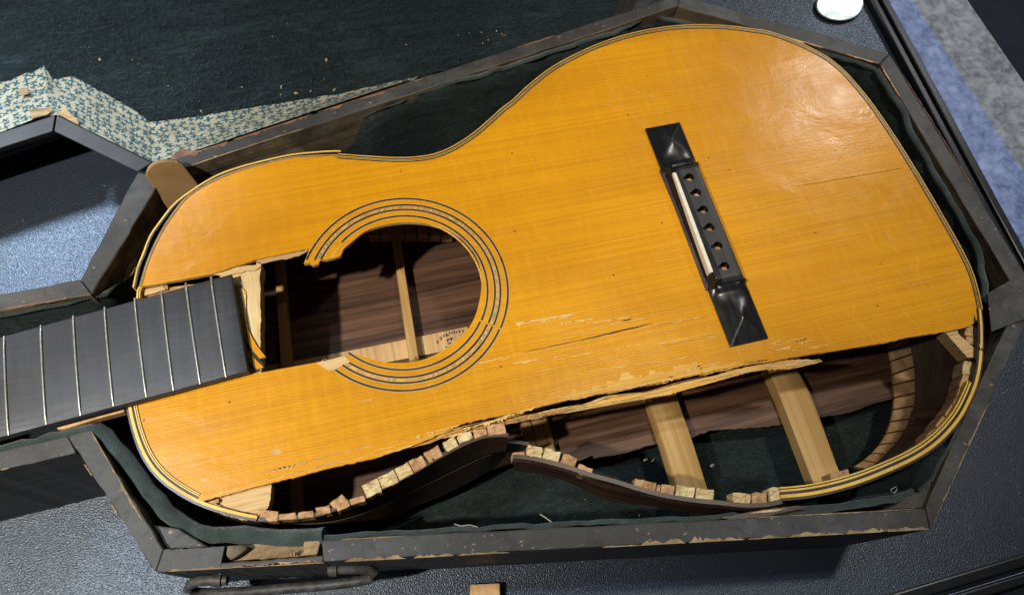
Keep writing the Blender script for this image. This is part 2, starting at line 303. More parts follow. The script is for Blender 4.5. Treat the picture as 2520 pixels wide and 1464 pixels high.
def leather():
    s = MT('worn_black_leather'); a = s.noise(s.map(), 260, 4, 0.7); b = s.noise(s.map(), 45, 3)
    return s.out(s.ramp(s.math('ADD', s.math('MULTIPLY', a, 0.6), s.math('MULTIPLY', b, 0.4)), (0.4, (0.018, 0.018, 0.018)), (0.62, (0.085, 0.083, 0.078))), 0.55, s.bump(a, 0.5, 0.0004))
M['leather'] = leather()
def print_mat():
    s = MT('printed_cotton'); uv = s.n('UVMap').outputs[0]
    wob = s.n('VectorMath', {0: s.n('TexNoise', {'Vector': uv, 'Scale': 60.0}).outputs[1], 1: (0.006, 0.006, 0)}, operation='MULTIPLY').outputs[0]
    uv2 = s.n('VectorMath', {0: uv, 1: wob}, operation='ADD').outputs[0]
    sc_ = 165.0; vo = s.n('TexVoronoi', {'Vector': uv2, 'Scale': sc_, 'Randomness': 0.62}, voronoi_dimensions='2D')
    loc = s.n('VectorMath', {0: uv2, 1: vo.outputs['Position']}, operation='SUBTRACT').outputs[0]
    xy = s.n('SeparateXYZ', {0: loc}); ang = s.math('ARCTAN2', xy.outputs[1], xy.outputs[0])
    rnd = s.n('SeparateColor', {0: vo.outputs['Color']}).outputs[0]
    th = s.math('ADD', ang, s.math('MULTIPLY', rnd, 6.283)); lob = s.math('COSINE', s.math('MULTIPLY', th, 4.0))
    r = s.math('MULTIPLY', s.n('VectorMath', {0: loc}, operation='LENGTH').outputs['Value'], sc_)
    lim = s.math('ADD', 0.38, s.math('MULTIPLY', lob, 0.17)); d = s.math('SUBTRACT', lim, r)
    ed = s.math('ADD', d, s.math('MULTIPLY', s.math('SUBTRACT', s.noise(uv, 700, 2), 0.5), 0.16)); mask = s.ramp(ed, (-0.02, 0.0), (0.05, 1.0))
    pap = s.mix(s.ramp(s.noise(s.map(), 40, 5, 0.65), (0.42, 0.0), (0.66, 0.55)), (0.38, 0.36, 0.27), (0.25, 0.21, 0.13))
    ink = s.mix(s.noise(s.map(), 22, 2), (0.016, 0.080, 0.082), (0.026, 0.078, 0.105))
    c = s.mix(mask, pap, ink); soil = s.noise(s.map((1, 1, 1), loc=(3, 1, 2)), 30, 5, 0.7); c = s.mix(s.ramp(soil, (0.56, 0.0), (0.74, 0.6)), c, (0.09, 0.085, 0.07))
    return s.out(c, 0.9, s.bump(s.noise(s.map(), 500, 3), 0.25, 0.0005))
M['print'] = print_mat()
def rope_mat(C):
    s = MT('coloured_marquetry'); v = s.n('VectorMath', {0: s.co.outputs['Object'], 1: tuple(C)}, operation='SUBTRACT').outputs[0]; q = s.n('SeparateXYZ', {0: v})
    a = s.math('ARCTAN2', q.outputs[1], q.outputs[0]); r = s.n('VectorMath', {0: v}, operation='LENGTH').outputs['Value']
    t = s.math('ADD', s.math('MULTIPLY', a, 40.0), s.math('MULTIPLY', r, 900.0)); fr = s.math('FRACT', s.math('MULTIPLY', t, 0.5)); n_ = s.n('TexWhiteNoise', {'W': s.math('FLOOR', t)}, noise_dimensions='1D').outputs[0]
    c = s.ramp(n_, (0.0, (0.50, 0.25, 0.04)), (0.3, (0.58, 0.33, 0.06)), (0.55, (0.22, 0.22, 0.07)), (0.75, (0.46, 0.19, 0.06)), (0.9, (0.60, 0.38, 0.10)), interp='CONSTANT')
    return s.out(c, 0.5)
# ================================================================== setting
HT = -0.107
def flat_sheet(name, pts, mat, label):
    me = bpy.data.meshes.new(name); me.from_pydata([tuple(p) for p in pts], [], [list(range(len(pts)))]); o = link(name, me, mat)
    return tag(o, label, kind='structure')
TX, TY = 0.492, -0.060                              # right and near edges of the display table
bm = bmesh.new(); slab_bm(bm, [Vector((-1.0, TY, 0)), Vector((TX, TY, 0)), Vector((TX, 1.1, 0)), Vector((-1.0, 1.1, 0))], [Vector((-1.0, TY, -.04)), Vector((TX, TY, -.04)), Vector((TX, 1.1, -.04)), Vector((-1.0, 1.1, -.04))])
tab = bm_obj('table_top', bm, M['table']); tag(tab, 'dark pebbled table surface under the open instrument case', kind='structure')
FZ = -0.62-ZT
b0, b1 = at(2239.6, 0, FZ), at(2515, 430, FZ); g0, g1 = at(2374, 0, FZ), at(2520, 212, FZ)
def ext(a, b, y): return a+(b-a)*((y-a.y)/(b.y-a.y))
def band(name, L, Rr, mat, label, dz):
    ys = (-1.2, 3.0); l = [Vector((L, y, 0)) if isinstance(L, float) else ext(L[0], L[1], y) for y in ys]; r = [Vector((Rr, y, 0)) if isinstance(Rr, float) else ext(Rr[0], Rr[1], y) for y in ys]
    flat_sheet(name, [Vector((p.x, p.y, FZ+ZT+dz)) for p in (l[0], r[0], r[1], l[1])], mat, label)
band('floor', -3.0, 4.0, M['carpet_dark'], 'dark floor beyond the carpet', 0)
band('blue_carpet', 0.0, (b0, b1), M['carpet_blue'], 'mottled blue carpet on the floor beyond the table edge', 0.004)
band('grey_carpet', (b0, b1), (g0, g1), M['carpet_grey'], 'mottled grey carpet stripe on the floor beside the blue carpet', 0.004)
def rail(name, a, b, wdt, label, along_y):
    t = empty(name, a); tag(t, label, 'rail', 'black rails along the table edges')
    def bar(nm, o0, o1, z0, z1):
        if along_y: P = [Vector((a.x+o0, a.y, z1)), Vector((a.x+o1, a.y, z1)), Vector((a.x+o1, b.y, z1)), Vector((a.x+o0, b.y, z1))]
        else: P = [Vector((a.x, a.y+o0, z1)), Vector((b.x, a.y+o0, z1)), Vector((b.x, a.y+o1, z1)), Vector((a.x, a.y+o1, z1))]
        slab(nm, P, z1-z0, M['gloss'], t, bevel=0.0012)
    bar('inner_lip', 0, wdt*0.36, 0.0005, 0.008); bar('groove', wdt*0.38, wdt*0.56, 0.0005, 0.003); bar('outer_lip', wdt*0.58, wdt, -0.03, 0.0075)
rail('table_rail', Vector((TX-0.006, TY-.02, 0)), Vector((TX-0.006, 1.1, 0)), 0.017, 'glossy black rail along the right edge of the table, next to the blue carpet', True)
rail('table_rail', Vector((-1.0, TY-0.012, 0)), Vector((TX+.2, TY-0.012, 0)), 0.017, 'glossy black rail along the near edge of the table at the bottom right', False)
flat_sheet('ledge', [Vector((-1.0, -0.5, -.02)), Vector((1.0, -0.5, -.02)), Vector((1.0, TY-.013, -.02)), Vector((-1.0, TY-.013, -.02))], M['carpet_dark'], 'dark ledge below the near table rail')
# glare at the top edge, built as an added glowing oval
t = empty('oval_glare', at(2062, 22, HT)); tag(t, 'small glowing white oval standing in for glare beside the black rail at the top edge', 'glare')
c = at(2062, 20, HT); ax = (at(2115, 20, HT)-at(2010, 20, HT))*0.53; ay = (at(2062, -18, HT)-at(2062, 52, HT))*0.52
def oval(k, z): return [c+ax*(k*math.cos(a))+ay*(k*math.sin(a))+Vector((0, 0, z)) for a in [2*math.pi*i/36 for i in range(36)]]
s = MT('glare_glow'); v = s.n('TexVoronoi', {'Vector': s.map((1, 1.6, 1), 0.5), 'Scale': 75.0}, feature='DISTANCE_TO_EDGE').outputs['Distance']
v = s.math('ADD', v, s.math('MULTIPLY', s.math('SUBTRACT', s.noise(s.map(), 90, 3), 0.5), 0.4)); cc = s.ramp(v, (0.0, (0.34, 0.52, 0.52)), (0.09, (0.72, 0.90, 0.88)), (0.26, (0.96, 1.0, 1.0))); s.put(s.b.inputs['Emission Color'], cc); s.put(s.b.inputs['Emission Strength'], 0.95); glarem = s.out((0.8, 0.85, 0.85), 0.25)
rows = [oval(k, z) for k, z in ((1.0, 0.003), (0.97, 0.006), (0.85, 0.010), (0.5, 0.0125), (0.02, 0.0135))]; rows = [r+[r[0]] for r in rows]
grid('glare_dome', rows, glarem, t); slab('glare_rim', oval(1.06, 0.0035), 0.003, M['gloss'], t)
# ================================================================== instrument case
ZR = -0.004; ZF = -0.098
case = empty('instrument_case', at(1071, 1300, HT)); tag(case, 'open black wooden instrument case lined with dark green felt, holding the broken guitar', 'case')
def board(name, o0, o1, i1, i0, zt=ZR, zb=HT+0.0006, parent=case, inner='dirtywood'):
    P = ats([o0, o1, i1, i0], zt); P = [Vector(p) for p in P]
    n = 14; bm = bmesh.new(); top = []; 
    for k in range(n+1): top.append(P[0].lerp(P[1], k/n))
    for k in range(n+1): top.append(P[2].lerp(P[3], k/n))
    N = ((P[1]-P[0]).cross(Vector((0, 0, 1)))).normalized()
    for k in range(1, n): top[k] = top[k]+N*jit(0.00035)
    for k in range(n+2, 2*n+1): top[k] = top[k]+N*jit(0.00035)
    bot = [Vector((p.x, p.y, ZT+zb)) for p in top]
    mi = {k: 1 for k in range(n)}; mi.update({k: 2 for k in range(n+1, 2*n+1)}); mi[n] = 1; mi[2*n+1] = 1
    slab_bm(bm, top, bot, mi)
    o = bm_obj(name, bm, [M['paint'], M['paint_side'], M[inner]], parent)
    b = o.modifiers.new('bevel', 'BEVEL'); b.width = 0.0007; b.segments = 2; b.limit_method = 'ANGLE'; b.angle_limit = math.radians(50)
    return o
NL = -300
o_nn = (NL, 1228); i_nn = (NL, 1179); o_nf = (NL, 780); i_nf = (NL, 817)
E0, E1 = (2556, 725), (2509, 727)
front = board('side_board', (796, 1381.3), (2290, 1302.5), (2278, 1250.5), (791, 1328))                     # near side, right of the lock recess
board('side_board', (383, 1408), (541, 1398.8), (553, 1342.5), (403, 1351))
board('lock_lip', (541.3, 1398.8), (795.7, 1381.6), (795.0, 1366.0), (541.3, 1384.5), inner='tan')
board('side_board', (541.3, 1383.6), (795.0, 1365.6), (790, 1328.3), (553.5, 1342.7), zt=-0.0125, inner='tan').data.materials[0] = M['tan']
board('side_board', (2290.4, 1302.2), (2556, 725), E1, (2278.6, 1250))
board('side_board', (2556, 724), (2189, 133), (2166, 158), E1)
board('side_board', (2188.6, 132.8), (1671.5, -12), (1668.8, 15), (2165.6, 157.8))
board('hinge_board', (1671, -12.3), (430, 391), (436, 420), (1668.3, 15))
board('side_board', (338.5, 424), (198, 687), (226, 723), (400, 437))
board('side_board', (197.5, 687.3), o_nf, i_nf, (225, 724.2))
board('side_board', o_nn, (188, 1114), (165, 1070.6), i_nn)
board('side_board', (165.3, 1071), (382.8, 1407.8), (402.8, 1351), (222, 1053.8))
board('end_board', (NL-8, 780), (NL-8, 1230), (NL-1, 1229), (NL-1, 781))
for pts in (((357, 1288), (403, 1350.3), (512, 1345), (440, 1300)), ((2277, 1250), (2293, 1187), (2268, 1205), (2183, 1256))):
    slab('corner_block', ats(pts, -0.009), 0.03, [M['paint'], M['dirtywood']], case, side_mi=1, bevel=.0008)
floor_loop = [i_nn, (165, 1071.4), (222, 1054), (356, 1287), (403, 1350.5), (2277.5, 1250), (2508, 727), (2165.5, 158.5), (1668.3, 15.5), (430, 421.5), (400, 438), (226, 724.5), i_nf]
fl = [Vector((p.x, p.y, ZT+ZF)) for p in ats(floor_loop, ZR)]
slab('felt_floor', fl, 0.006, M['felt_green'], case)
# felt skirts hanging from the hems down to the floor, and the twill hems themselves
def skirt(hem, inward, rad, mat_sk='felt_green', drop=ZF+0.0015, push=0.006, seed=0):
    P = catmull(ats(hem), 0.006); P = [p+Vector((jit(.0006), jit(.0006), jit(.0008))) for p in P]; n = len(P); N = normals(P)
    rows = []
    for k in range(7):
        t = k/6; rows.append([Vector((p.x, p.y, p.z+(ZT+drop-p.z)*t))+q*(inward*(push*math.sin(t*1.5)+0.0015*noise.noise(Vector((i*.35, t*3, seed))))) for i, (p, q) in enumerate(zip(P, N))])
    grid('felt_lining', rows, M[mat_sk], case, thick=0.0012)
    tube('twill_hem', P, rad, M['twill'], case, seg=10, squash=0.7, rr=lambda t: 1+0.25*noise.noise(Vector((t*25, seed, 0))))
hem_far = [(690, 396, -.030), (697, 387, -.028), (774.6, 338, -.022), (832, 307, -.017), (879, 288, -.013), (932.6, 267, -.010), (1033, 230, -.008), (1134, 199, -.006), (1260, 162, -.006), (1344, 132, -.006), (1428, 105, -.007), (1512, 82, -.008), (1562.6, 56, -.008), (1610, 41, -.010), (1657, 51, -.012), (1697, 61, -.012), (1760, 66, -.014)]
skirt(hem_far, 1, 0.0017, seed=1)
hem_r1 = [(1930, 96, -.008), (2014, 128, -.008), (2078, 144, -.007), (2125, 160, -.007), (2152, 172, -.006)]
skirt(hem_r1, 1, 0.0019, seed=2, push=.012)
hem_r2 = [(2158, 176, -.006), (2182, 212, -.006), (2210, 254, -.006), (2224, 282, -.006), (2240, 323, -.0075), (2268, 366, -.008), (2294, 420, -.009), (2334, 484, -.009), (2360, 525, -.010), (2388, 575, -.011), (2405, 620, -.012), (2416, 665, -.013), (2424, 700, -.014), (2426, 745, -.016)]
skirt(hem_r2, 1, 0.0024, seed=3, push=.012)
hem_r3 = [(2372, 1035, -.006), (2340, 1088, -.0055), (2312, 1142, -.0055), (2294, 1180, -.006), (2262, 1205, -.008)]
skirt(hem_r3, 1, 0.0010, seed=9, push=.002)
hem_n0 = [(NL, 1150, -.008), (0, 1103, -.006), (54, 1094, -.006), (120, 1078, -.006), (180, 1062, -.005), (222, 1054.5, -.005), (245, 1056, -.006)]
skirt(hem_n0, -1, 0.0024, seed=4)
hem_n1 = [(236, 1055, -.006), (262, 1073, -.008), (305, 1120, -.010), (350, 1182, -.012), (390, 1233, -.013), (437, 1280, -.014), (490, 1308, -.014), (560, 1315, -.013), (640, 1319, -.012), (720, 1322, -.010), (770, 1319, -.008), (800, 1318, -.006)]
skirt(hem_n1, -1, 0.0042, seed=5)
hem_n2 = [(795, 1321, -.005), (900, 1315, -.005), (1040, 1307, -.005), (1180, 1300, -.005), (1260, 1296, -.005), (1394, 1288, -.006), (1600, 1280, -.007), (1860, 1266, -.008)]
skirt(hem_n2, -1, 0.0013, seed=6)
hem_n3 = [(1900, 1262, -.010), (1957, 1257, -.012), (2040, 1249, -.012), (2120, 1240, -.012), (2200, 1226, -.012), (2245, 1212, -.011)]
skirt(hem_n3, -1, 0.0022, seed=7)
hem_f0 = [(NL, 830, -.012), (0, 773, -.010), (130, 748, -.009), (225, 728, -.009), (258, 722, -.012), (300, 680, -.022), (340, 640, -.03)]
skirt(hem_f0, 1, 0.0022, seed=8)
slab('dark_strap', ats([(2430, 722), (2500, 682), (2561, 648), (2580, 770), (2500, 792), (2440, 816)], -0.002), 0.0012, [M['paint']], case)
# peeled pale patches on the slanted neck board's inside, and bare chips along the rim edges
def ragged_strip(name, path, wmax, mat, parent, dz=0.0003, step=0.0011, side=1, wmin=0.0, seed=0, th=0.0007, taper=True):
    P = catmull(path, step); N = normals(P); A = []; B = []
    for i, (p, n_) in enumerate(zip(P, N)):
        t = i/max(1, len(P)-1); e = min(1, t*9, (1-t)*9) if taper else 1
        wd = (wmin+(wmax-wmin)*max(0, 0.30+0.75*noise.noise(Vector((i*0.22, seed*3.7, 0)))+0.5*noise.noise(Vector((i*0.9, seed, 4)))+0.25*noise.noise(Vector((i*2.7, seed, 8)))))*e+0.00015
        A.append(p+Vector((0, 0, dz))+n_*side*wd); B.append(p+Vector((0, 0, dz)))
    bm = bmesh.new(); a = [bm.verts.new(p) for p in A]; b = [bm.verts.new(p) for p in B]; c_ = [bm.verts.new(p-Vector((0, 0, th))) for p in A]; d_ = [bm.verts.new(p-Vector((0, 0, th))) for p in B]
    for i in range(len(P)-1):
        for u_, v_ in ((a, b), (c_, a), (b, d_)): bm.faces.new((u_[i], u_[i+1], v_[i+1], v_[i]))
    return bm_obj(name, bm, M[mat], parent)
def rimline(p, q, t0, t1, h=ZR):
    A, B = at(p[0], p[1], h), at(q[0], q[1], h); return [A.lerp(B, t0+(t1-t0)*k/6) for k in range(7)]
f0, f1 = (383, 1407.7), (2290, 1302.2)
for k, (t0, t1, wm) in enumerate(((0.015, 0.09, .0014), (0.10, .20, .0018), (.225, .30, .0022), (.31, .36, .0022), (.365, .43, .0013), (.55, .60, .001), (.60, .66, .0036), (.665, .74, .0034), (.745, .80, .002), (.80, .88, .0026), (.88, .94, .0036), (.93, .998, .0022))):
    ragged_strip('paint_chip', rimline(f0, f1, t0, t1), wm, 'tan', case, side=-1, seed=k, wmin=.0003)
for k, (p, q, t0, t1, wm, mt, sd) in enumerate((((430, 391), (1671, -12), .10, .24, .003, 'worn', 1), ((430, 391), (1671, -12), .25, .47, .0026, 'worn', 1), ((430, 391), (1671, -12), .64, .72, .0020, 'worn', 1), ((436, 420), (1668, 15), .02, .22, .0009, 'tan', -1), ((430, 391), (1671, -12), .02, .09, .0042, 'worn', 1),
        ((188, 1114), (383, 1408), .1, .2, .001, 'tan', -1), ((188, 1114), (383, 1408), .45, .52, .001, 'tan', -1), ((222, 1053.8), (356, 1287), .02, .35, .0010, 'tan', 1), ((222, 1053.8), (356, 1287), .35, .98, .0014, 'tan', 1), ((2290, 1302), (2556, 725), .02, .5, .0010, 'tan', -1), ((1668, 15), (2166, 158), .45, .73, .0016, 'chipwood', 1), ((1668, 15), (2166, 158), .83, .99, .0016, 'chipwood', 1), ((2166, 158), (2509, 727), .01, .16, .0010, 'chipwood', 1),
        ((791, 1328), (2278, 1250), .03, .13, .0009, 'tan', 1), ((791, 1328), (2278, 1250), .70, .98, .0007, 'tan', 1), ((225, 724), (0, 761), .25, .95, .0010, 'worn', -1), ((2189, 133), (2556, 725), .1, .6, .0009, 'worn', -1), ((0, 1158), (188, 1114), .02, .12, .0012, 'tan', -1), ((541, 1398.8), (796, 1381.5), .1, .95, .0016, 'tan', -1))):
    ragged_strip('paint_chip', rimline(p, q, t0, t1), wm, mt, case, side=sd, seed=20+k, wmin=.0002)
slab('recess_block', ats([(552, 1342), (600, 1339), (612, 1347), (588, 1366), (568, 1379), (554, 1364)], -0.0062), 0.008, M['dirtywood'], case, bevel=.0012)
slab('recess_block', ats([(747, 1331), (790, 1328.6), (781, 1364), (746, 1366)], -0.0042), 0.009, M['tan'], case, bevel=.0008)
for x in (718, 726): tube('splinter', [at(x, 1366, -.010), at(x-1, 1358, -.006), at(x-3, 1352, -.003)], .0006, M['raw'], case, seg=5, rr=lambda t: 1.1-t)
# handle
hp = catmull([at(u, v, h) for u, v, h in ((560, 1427, -.040), (519, 1427, -.041), (490, 1429, -.043), (468, 1437, -.046), (463, 1448, -.052), (480, 1456, -.058), (525, 1459, -.062), (607, 1455, -.064), (689, 1448, -.064), (771, 1441.5, -.063), (853, 1433, -.060), (904, 1425, -.056), (921, 1416, -.051), (921, 1407, -.047), (902, 1400, -.044), (853, 1399.5, -.041), (806, 1402.5, -.040))], 0.004)
hd = tube('handle', hp, 0.0026, M['leather'], case, seg=12, rr=lambda t: 1.0+0.12*math.sin(3.14*t))
for a, b in ((545, 1427), (525, 1427)), ((829, 1401), (810, 1402)):
    p, q = at(a[0], a[1], -.040), at(b[0], b[1], -.040); tube('handle_collar', [p, p.lerp(q, .5), q], 0.0035, M['leather'], hd, seg=12)
    wl = Vector((p.x, p.y+0.012, p.z)); tube('handle_stud', [p, wl], 0.0020, M['leather'], hd, seg=8)
# ---- lid, hinged on the far side and lying open
A0 = at(430, 389, ZR); B0 = at(1671, -14, ZR); U = (B0-A0).normalized(); Wd = Vector((-U.y, U.x, 0)); A0 = A0+Wd*.026-Vector((0, 0, .050)); B0 = B0+Wd*.026-Vector((0, 0, .050)); tl = math.radians(1.6); W_ = Wd*math.cos(tl)-Vector((0, 0, math.sin(tl))); NLID = U.cross(W_).normalized()
if NLID.z < 0: NLID = -NLID
CAM = Vector((0, 0, H+ZT))
def atL(u, v, d=0.0):
    r = ray(u, v); o = A0+NLID*d; t = (o-CAM).dot(NLID)/r.dot(NLID); return CAM+r*t
def mirror(u, v):
    P = at(u, v, ZR)-(A0-Wd*.026+Vector((0, 0, .050))); a = P.dot(U); b = (P-U*a).length; return A0+U*a+W_*b
lid = bpy.data.objects.new('lid', None); sc.collection.objects.link(lid); lid.parent = case; lid.matrix_parent_inverse = case.matrix_world.inverted(); lid['label'] = 'opened lid lined with dark teal felt and blue printed cotton'
LD = 0.036
c_out = [atL(NL, 460), atL(131, 323), atL(339.5, 423.6), A0-Wd*-.0004, B0+Wd*.0004, mirror(2189, 133), mirror(2556, 725), mirror(2290, 1302), mirror(383, 1408), mirror(165, 1071), mirror(NL, 1200)]
c_out[8] = c_out[8]-U*.08; c_out[9] = c_out[9]-U*.10
c_in = [atL(NL, 425), atL(138, 282.5), atL(375, 401), A0+W_*.0035+U*.004, B0+W_*.0035-U*.012]
for i in range(5, len(c_out)):
    p, q, r = c_out[i-1], c_out[i], c_out[(i+1) % len(c_out)]; d1 = (q-p).normalized(); d2 = (r-q).normalized(); n1 = NLID.cross(d1); n2 = NLID.cross(d2); bis = (n1+n2).normalized(); c_in.append(q+bis*(0.011/max(.3, bis.dot(n1))))
for i in range(len(c_out)):
    j = (i+1) % len(c_out)
    if i == 2: continue
    P = [c_out[i], c_out[j], c_in[j], c_in[i]]; e = (P[1]-P[0]).normalized()*0.0003
    P = [P[0]+e, P[1]-e, P[2]-e, P[3]+e]
    if i in (3,): P = [p-NLID*0.0008 for p in P]
    inw = NLID.cross((P[1]-P[0]).normalized()); bm = bmesh.new(); slab_bm(bm, P, [P[0]-NLID*(LD-.001)+inw*.026, P[1]-NLID*(LD-.001)+inw*.026, P[2]-NLID*(LD-.001)+inw*.026, P[3]-NLID*(LD-.001)+inw*.026])
    lb = bm_obj('lid_board', bm, [M['worn'] if i == 3 else M['paint_side']], lid); bv = lb.modifiers.new('bevel', 'BEVEL'); bv.width = .0007; bv.segments = 2
lp = [p+(q-p)*2.2-NLID*LD for p, q in zip(c_out, c_in)]
slab('lid_panel', [lp[k] for k in (1, 2, 4, 5, 6, 7, 8, 9)], 0, M['paint_side'], lid, shift=-NLID*0.004)
slab('lid_panel', [lp[k] for k in (0, 1, 9, 10)], 0, M['paint_side'], lid, shift=-NLID*0.004)
low = [(NL, 425), (0, 326.5), (40, 311), (81, 294.5), (112, 286.5), (138, 283), (185, 306), (240, 333.5), (325, 377), (375, 402), (418, 389), (500, 364), (640, 317), (845, 250), (1010, 196)]
upp = [(NL, 330), (0, 205), (40, 190), (84, 176), (108, 161), (131, 198), (178, 187), (229, 215), (326, 269), (370, 302.6), (410, 297), (471, 289), (630, 264), (845, 229), (1035, 188)]
PL = []; PU = []
for i in range(len(low)-1):
    n = max(2, int(math.dist(low[i], low[i+1])/6))
    for k in range(n):
        t = k/n; j = 3.2*noise.noise(Vector((i*3+t*6, .3, 0)))+2.0*noise.noise(Vector((i*9+t*19, 2.3, 0)))
        PL.append((low[i][0]*(1-t)+low[i+1][0]*t, low[i][1]*(1-t)+low[i+1][1]*t)); PU.append((upp[i][0]*(1-t)+upp[i+1][0]*t, upp[i][1]*(1-t)+upp[i+1][1]*t+j))
rows = []; uvs = []; acc = 0; LA = [atL(p[0], p[1], -.0008) for p in PL]; UA = [atL(p[0], p[1], -.0222) for p in PU]
S = [0]; 
for i in range(1, len(LA)): S.append(S[-1]+((LA[i]-LA[i-1]).length+(UA[i]-UA[i-1]).length)/2)
for k in range(13):
    t = k/12; prof = 1-(1-t)**1.35
    rr = []
    for i, (a, b) in enumerate(zip(LA, UA)):
        flat = a.lerp(b, t); dep = -0.0008-0.0214*prof; q = flat-NLID*((flat-A0).dot(NLID)-dep)
        rr.append(q+NLID*(0.0012*noise.noise(Vector((i*.3, t*4, 0)))*math.sin(t*math.pi)))
    rows.append(rr)
hs = [0]
for k in range(1, 13): hs.append(hs[-1]+0.005*(1 if k > 5 else 0.8))
uvs = [[(S[i], sum((rows[q][i]-rows[q-1][i]).length for q in range(1, k+1))) for i in range(len(LA))] for k in range(13)]
grid('printed_lining', rows, M['print'], lid, uvs=uvs)
def lidpatch(name, pts, d, mat, th=0.0006):
    P = [atL(u, v, d) for u, v in pts]; return slab(name, P, 0, M[mat], lid, shift=-NLID*th)
lidpatch('bare_patch', TT(0, 0, (215, 800), (300, 795), (370, 790), (376, 815), (350, 838), (280, 855), (230, 872)), 0.0005, 'tan')
lidpatch('bare_patch', TT(0, 0, (450, 785), (488, 790), (500, 825), (560, 868), (578, 915), (500, 878), (415, 830), (447, 818)), 0.0006, 'tan')
lidpatch('bare_patch', TT(0, 0, (138, 660), (160, 645), (208, 650), (205, 690), (140, 700)), -0.012, 'tan')
lidpatch('bare_patch', TT(0, 0, (1335, 1085), (1400, 1108), (1470, 1100), (1440, 1135), (1330, 1170), (1250, 1165), (1265, 1130), (1310, 1110)), -.0005, 'worn')
def felt_sheet(name, edge_px, far, d, th):
    E_ = [atL(u, v, d) for u, v in edge_px]; E2 = []
    for i in range(len(E_)-1):
        n = max(1, int((E_[i+1]-E_[i]).length/.0025))
        for k in range(n): E2.append(E_[i].lerp(E_[i+1], k/n)+W_*jit(.0009)+U*jit(.0007))
    P = E2+far; return slab(name, P, 0, M['felt'], lid, shift=-NLID*th)
dd = -.0225
inn = [p-NLID*(-dd) for p in c_in]
felt_sheet('felt_lining', [(-12, 50), (0, 62), (24, 87), (50, 134), (70, 160), (95, 172), (108, 168), (122, 196), (150, 196), (180, 190), (229, 217), (326, 271), (370, 303), (420, 297), (471, 290), (630, 266), (845, 231), (1033, 190), (1200, 140), (1640, 2)], [inn[4]+W_*.002, inn[5], inn[6], inn[7], inn[8]], dd, 0.006)
felt_sheet('felt_lining', [(NL, 338), (0, 208), (40, 193), (84, 180), (110, 165)], [atL(140, 140, -.0235), atL(40, -90, -.0235), inn[9]*1.0-NLID*.001, inn[10]-NLID*.001], -.0235, 0.004)
# fibres on the felt: one mass nobody could count
def fibres(name, n, sampler, parent, L=(.0025, .007), wd=.00011):
    vs = []; fs = []
    for _ in range(n):
        p, nn = sampler(); a = random.uniform(0, 6.28); d = Vector((math.cos(a), math.sin(a)*.6, 0)); d = (d-nn*d.dot(nn)).normalized(); l = random.uniform(*L); q = p+nn*random.uniform(.0002, .0012); m = q+d*l*.5+nn*random.uniform(.0002, .0018)+nn.cross(d)*jit(.001); e = q+d*l+nn*jit(.0008)
        s_ = nn.cross(d)*wd; b = len(vs); vs += [q-s_, q+s_, m-s_, m+s_, e]; fs += [(b, b+1, b+3, b+2), (b+2, b+3, b+4)]
    me = bpy.data.meshes.new(name); me.from_pydata([tuple(v) for v in vs], [], fs); o = link(name, me, M['fibre'], parent); o['kind'] = 'stuff'; return o
def in_poly(x, y, P):
    r = False; n = len(P)
    for i in range(n):
        a, b = P[i], P[i-1]
        if (a[1] > y) != (b[1] > y) and x < (b[0]-a[0])*(y-a[1])/(b[1]-a[1])+a[0]: r = not r
    return r
lid_px = [(0, 60), (50, 134), (108, 165), (180, 190), (326, 271), (370, 303), (471, 290), (845, 231), (1033, 190), (1640, 2), (1640, -30), (-40, -30)]
def samp_lid():
    while 1:
        u, v = random.uniform(-40, 1640), random.uniform(-30, 305)
        if in_poly(u, v, lid_px): return atL(u, v, dd), NLID
fibres('felt_fibres', 16000, samp_lid, lid, L=(.002, .006))
def samp_floor():
    while 1:
        x, y = random.uniform(-.12, .40), random.uniform(-.02, .36)
        if in_poly(x, y, [(p.x, p.y) for p in fl]): return Vector((x, y, ZT+ZF)), Vector((0, 0, 1))
fibres('felt_fibres', 9000, samp_floor, case)
# ================================================================== guitar
gtr = empty('guitar', at(1400, 700, -.09)); tag(gtr, 'broken amber acoustic guitar with split soundboard and black bridge lying in the case', 'guitar')
HB = -0.074                                          # inner face of the back
far_px = TT(0, 1, (970, 640), (1000, 500), (1040, 400), (1090, 270), (1150, 180), (1210, 100), (1290, 10))+TT(0, 0, (1450, 1360), (1600, 1275), (1750, 1222))+TT(1, 0, (0, 1188), (250, 1132), (500, 1107), (620, 1104))
far2_px = TT(1, 0, (600, 1126), (830, 1143), (1000, 1152), (1150, 1150), (1290, 1130), (1400, 1090), (1500, 1035), (1600, 965), (1700, 880), (1800, 790))+TT(2, 0, (0, 735), (100, 640), (250, 520), (400, 430), (600, 335), (800, 265), (1000, 218), (1200, 190), (1400, 183), (1600, 192), (1750, 212))+TT(3, 0, (0, 230), (150, 280), (300, 345), (450, 430), (560, 520), (660, 630), (750, 740), (850, 880), (950, 1030), (1050, 1190), (1130, 1320))+TT(3, 1, (1215, 0), (1290, 130), (1370, 270), (1440, 400), (1500, 530), (1545, 680), (1570, 800))
tail_px = TT(3, 1, (1570, 800), (1582, 930), (1583, 1060), (1580, 1160), (1565, 1270), (1540, 1370))+TT(3, 2, (1510, 20), (1440, 160), (1340, 290), (1220, 400), (1080, 490), (900, 575), (700, 655), (500, 715), (300, 755), (100, 775))
nl_px = TT(1, 2, (0, 925))+TT(0, 2, (1700, 890), (1500, 830), (1350, 760), (1200, 660), (1100, 560), (1030, 450), (980, 330), (940, 190), (915, 60))
far1 = catmull(ats(far_px), .004); far2 = catmull(ats(far2_px), .004); tail = catmull(ats(tail_px), .004); nleft = catmull(ats(nl_px), .004)
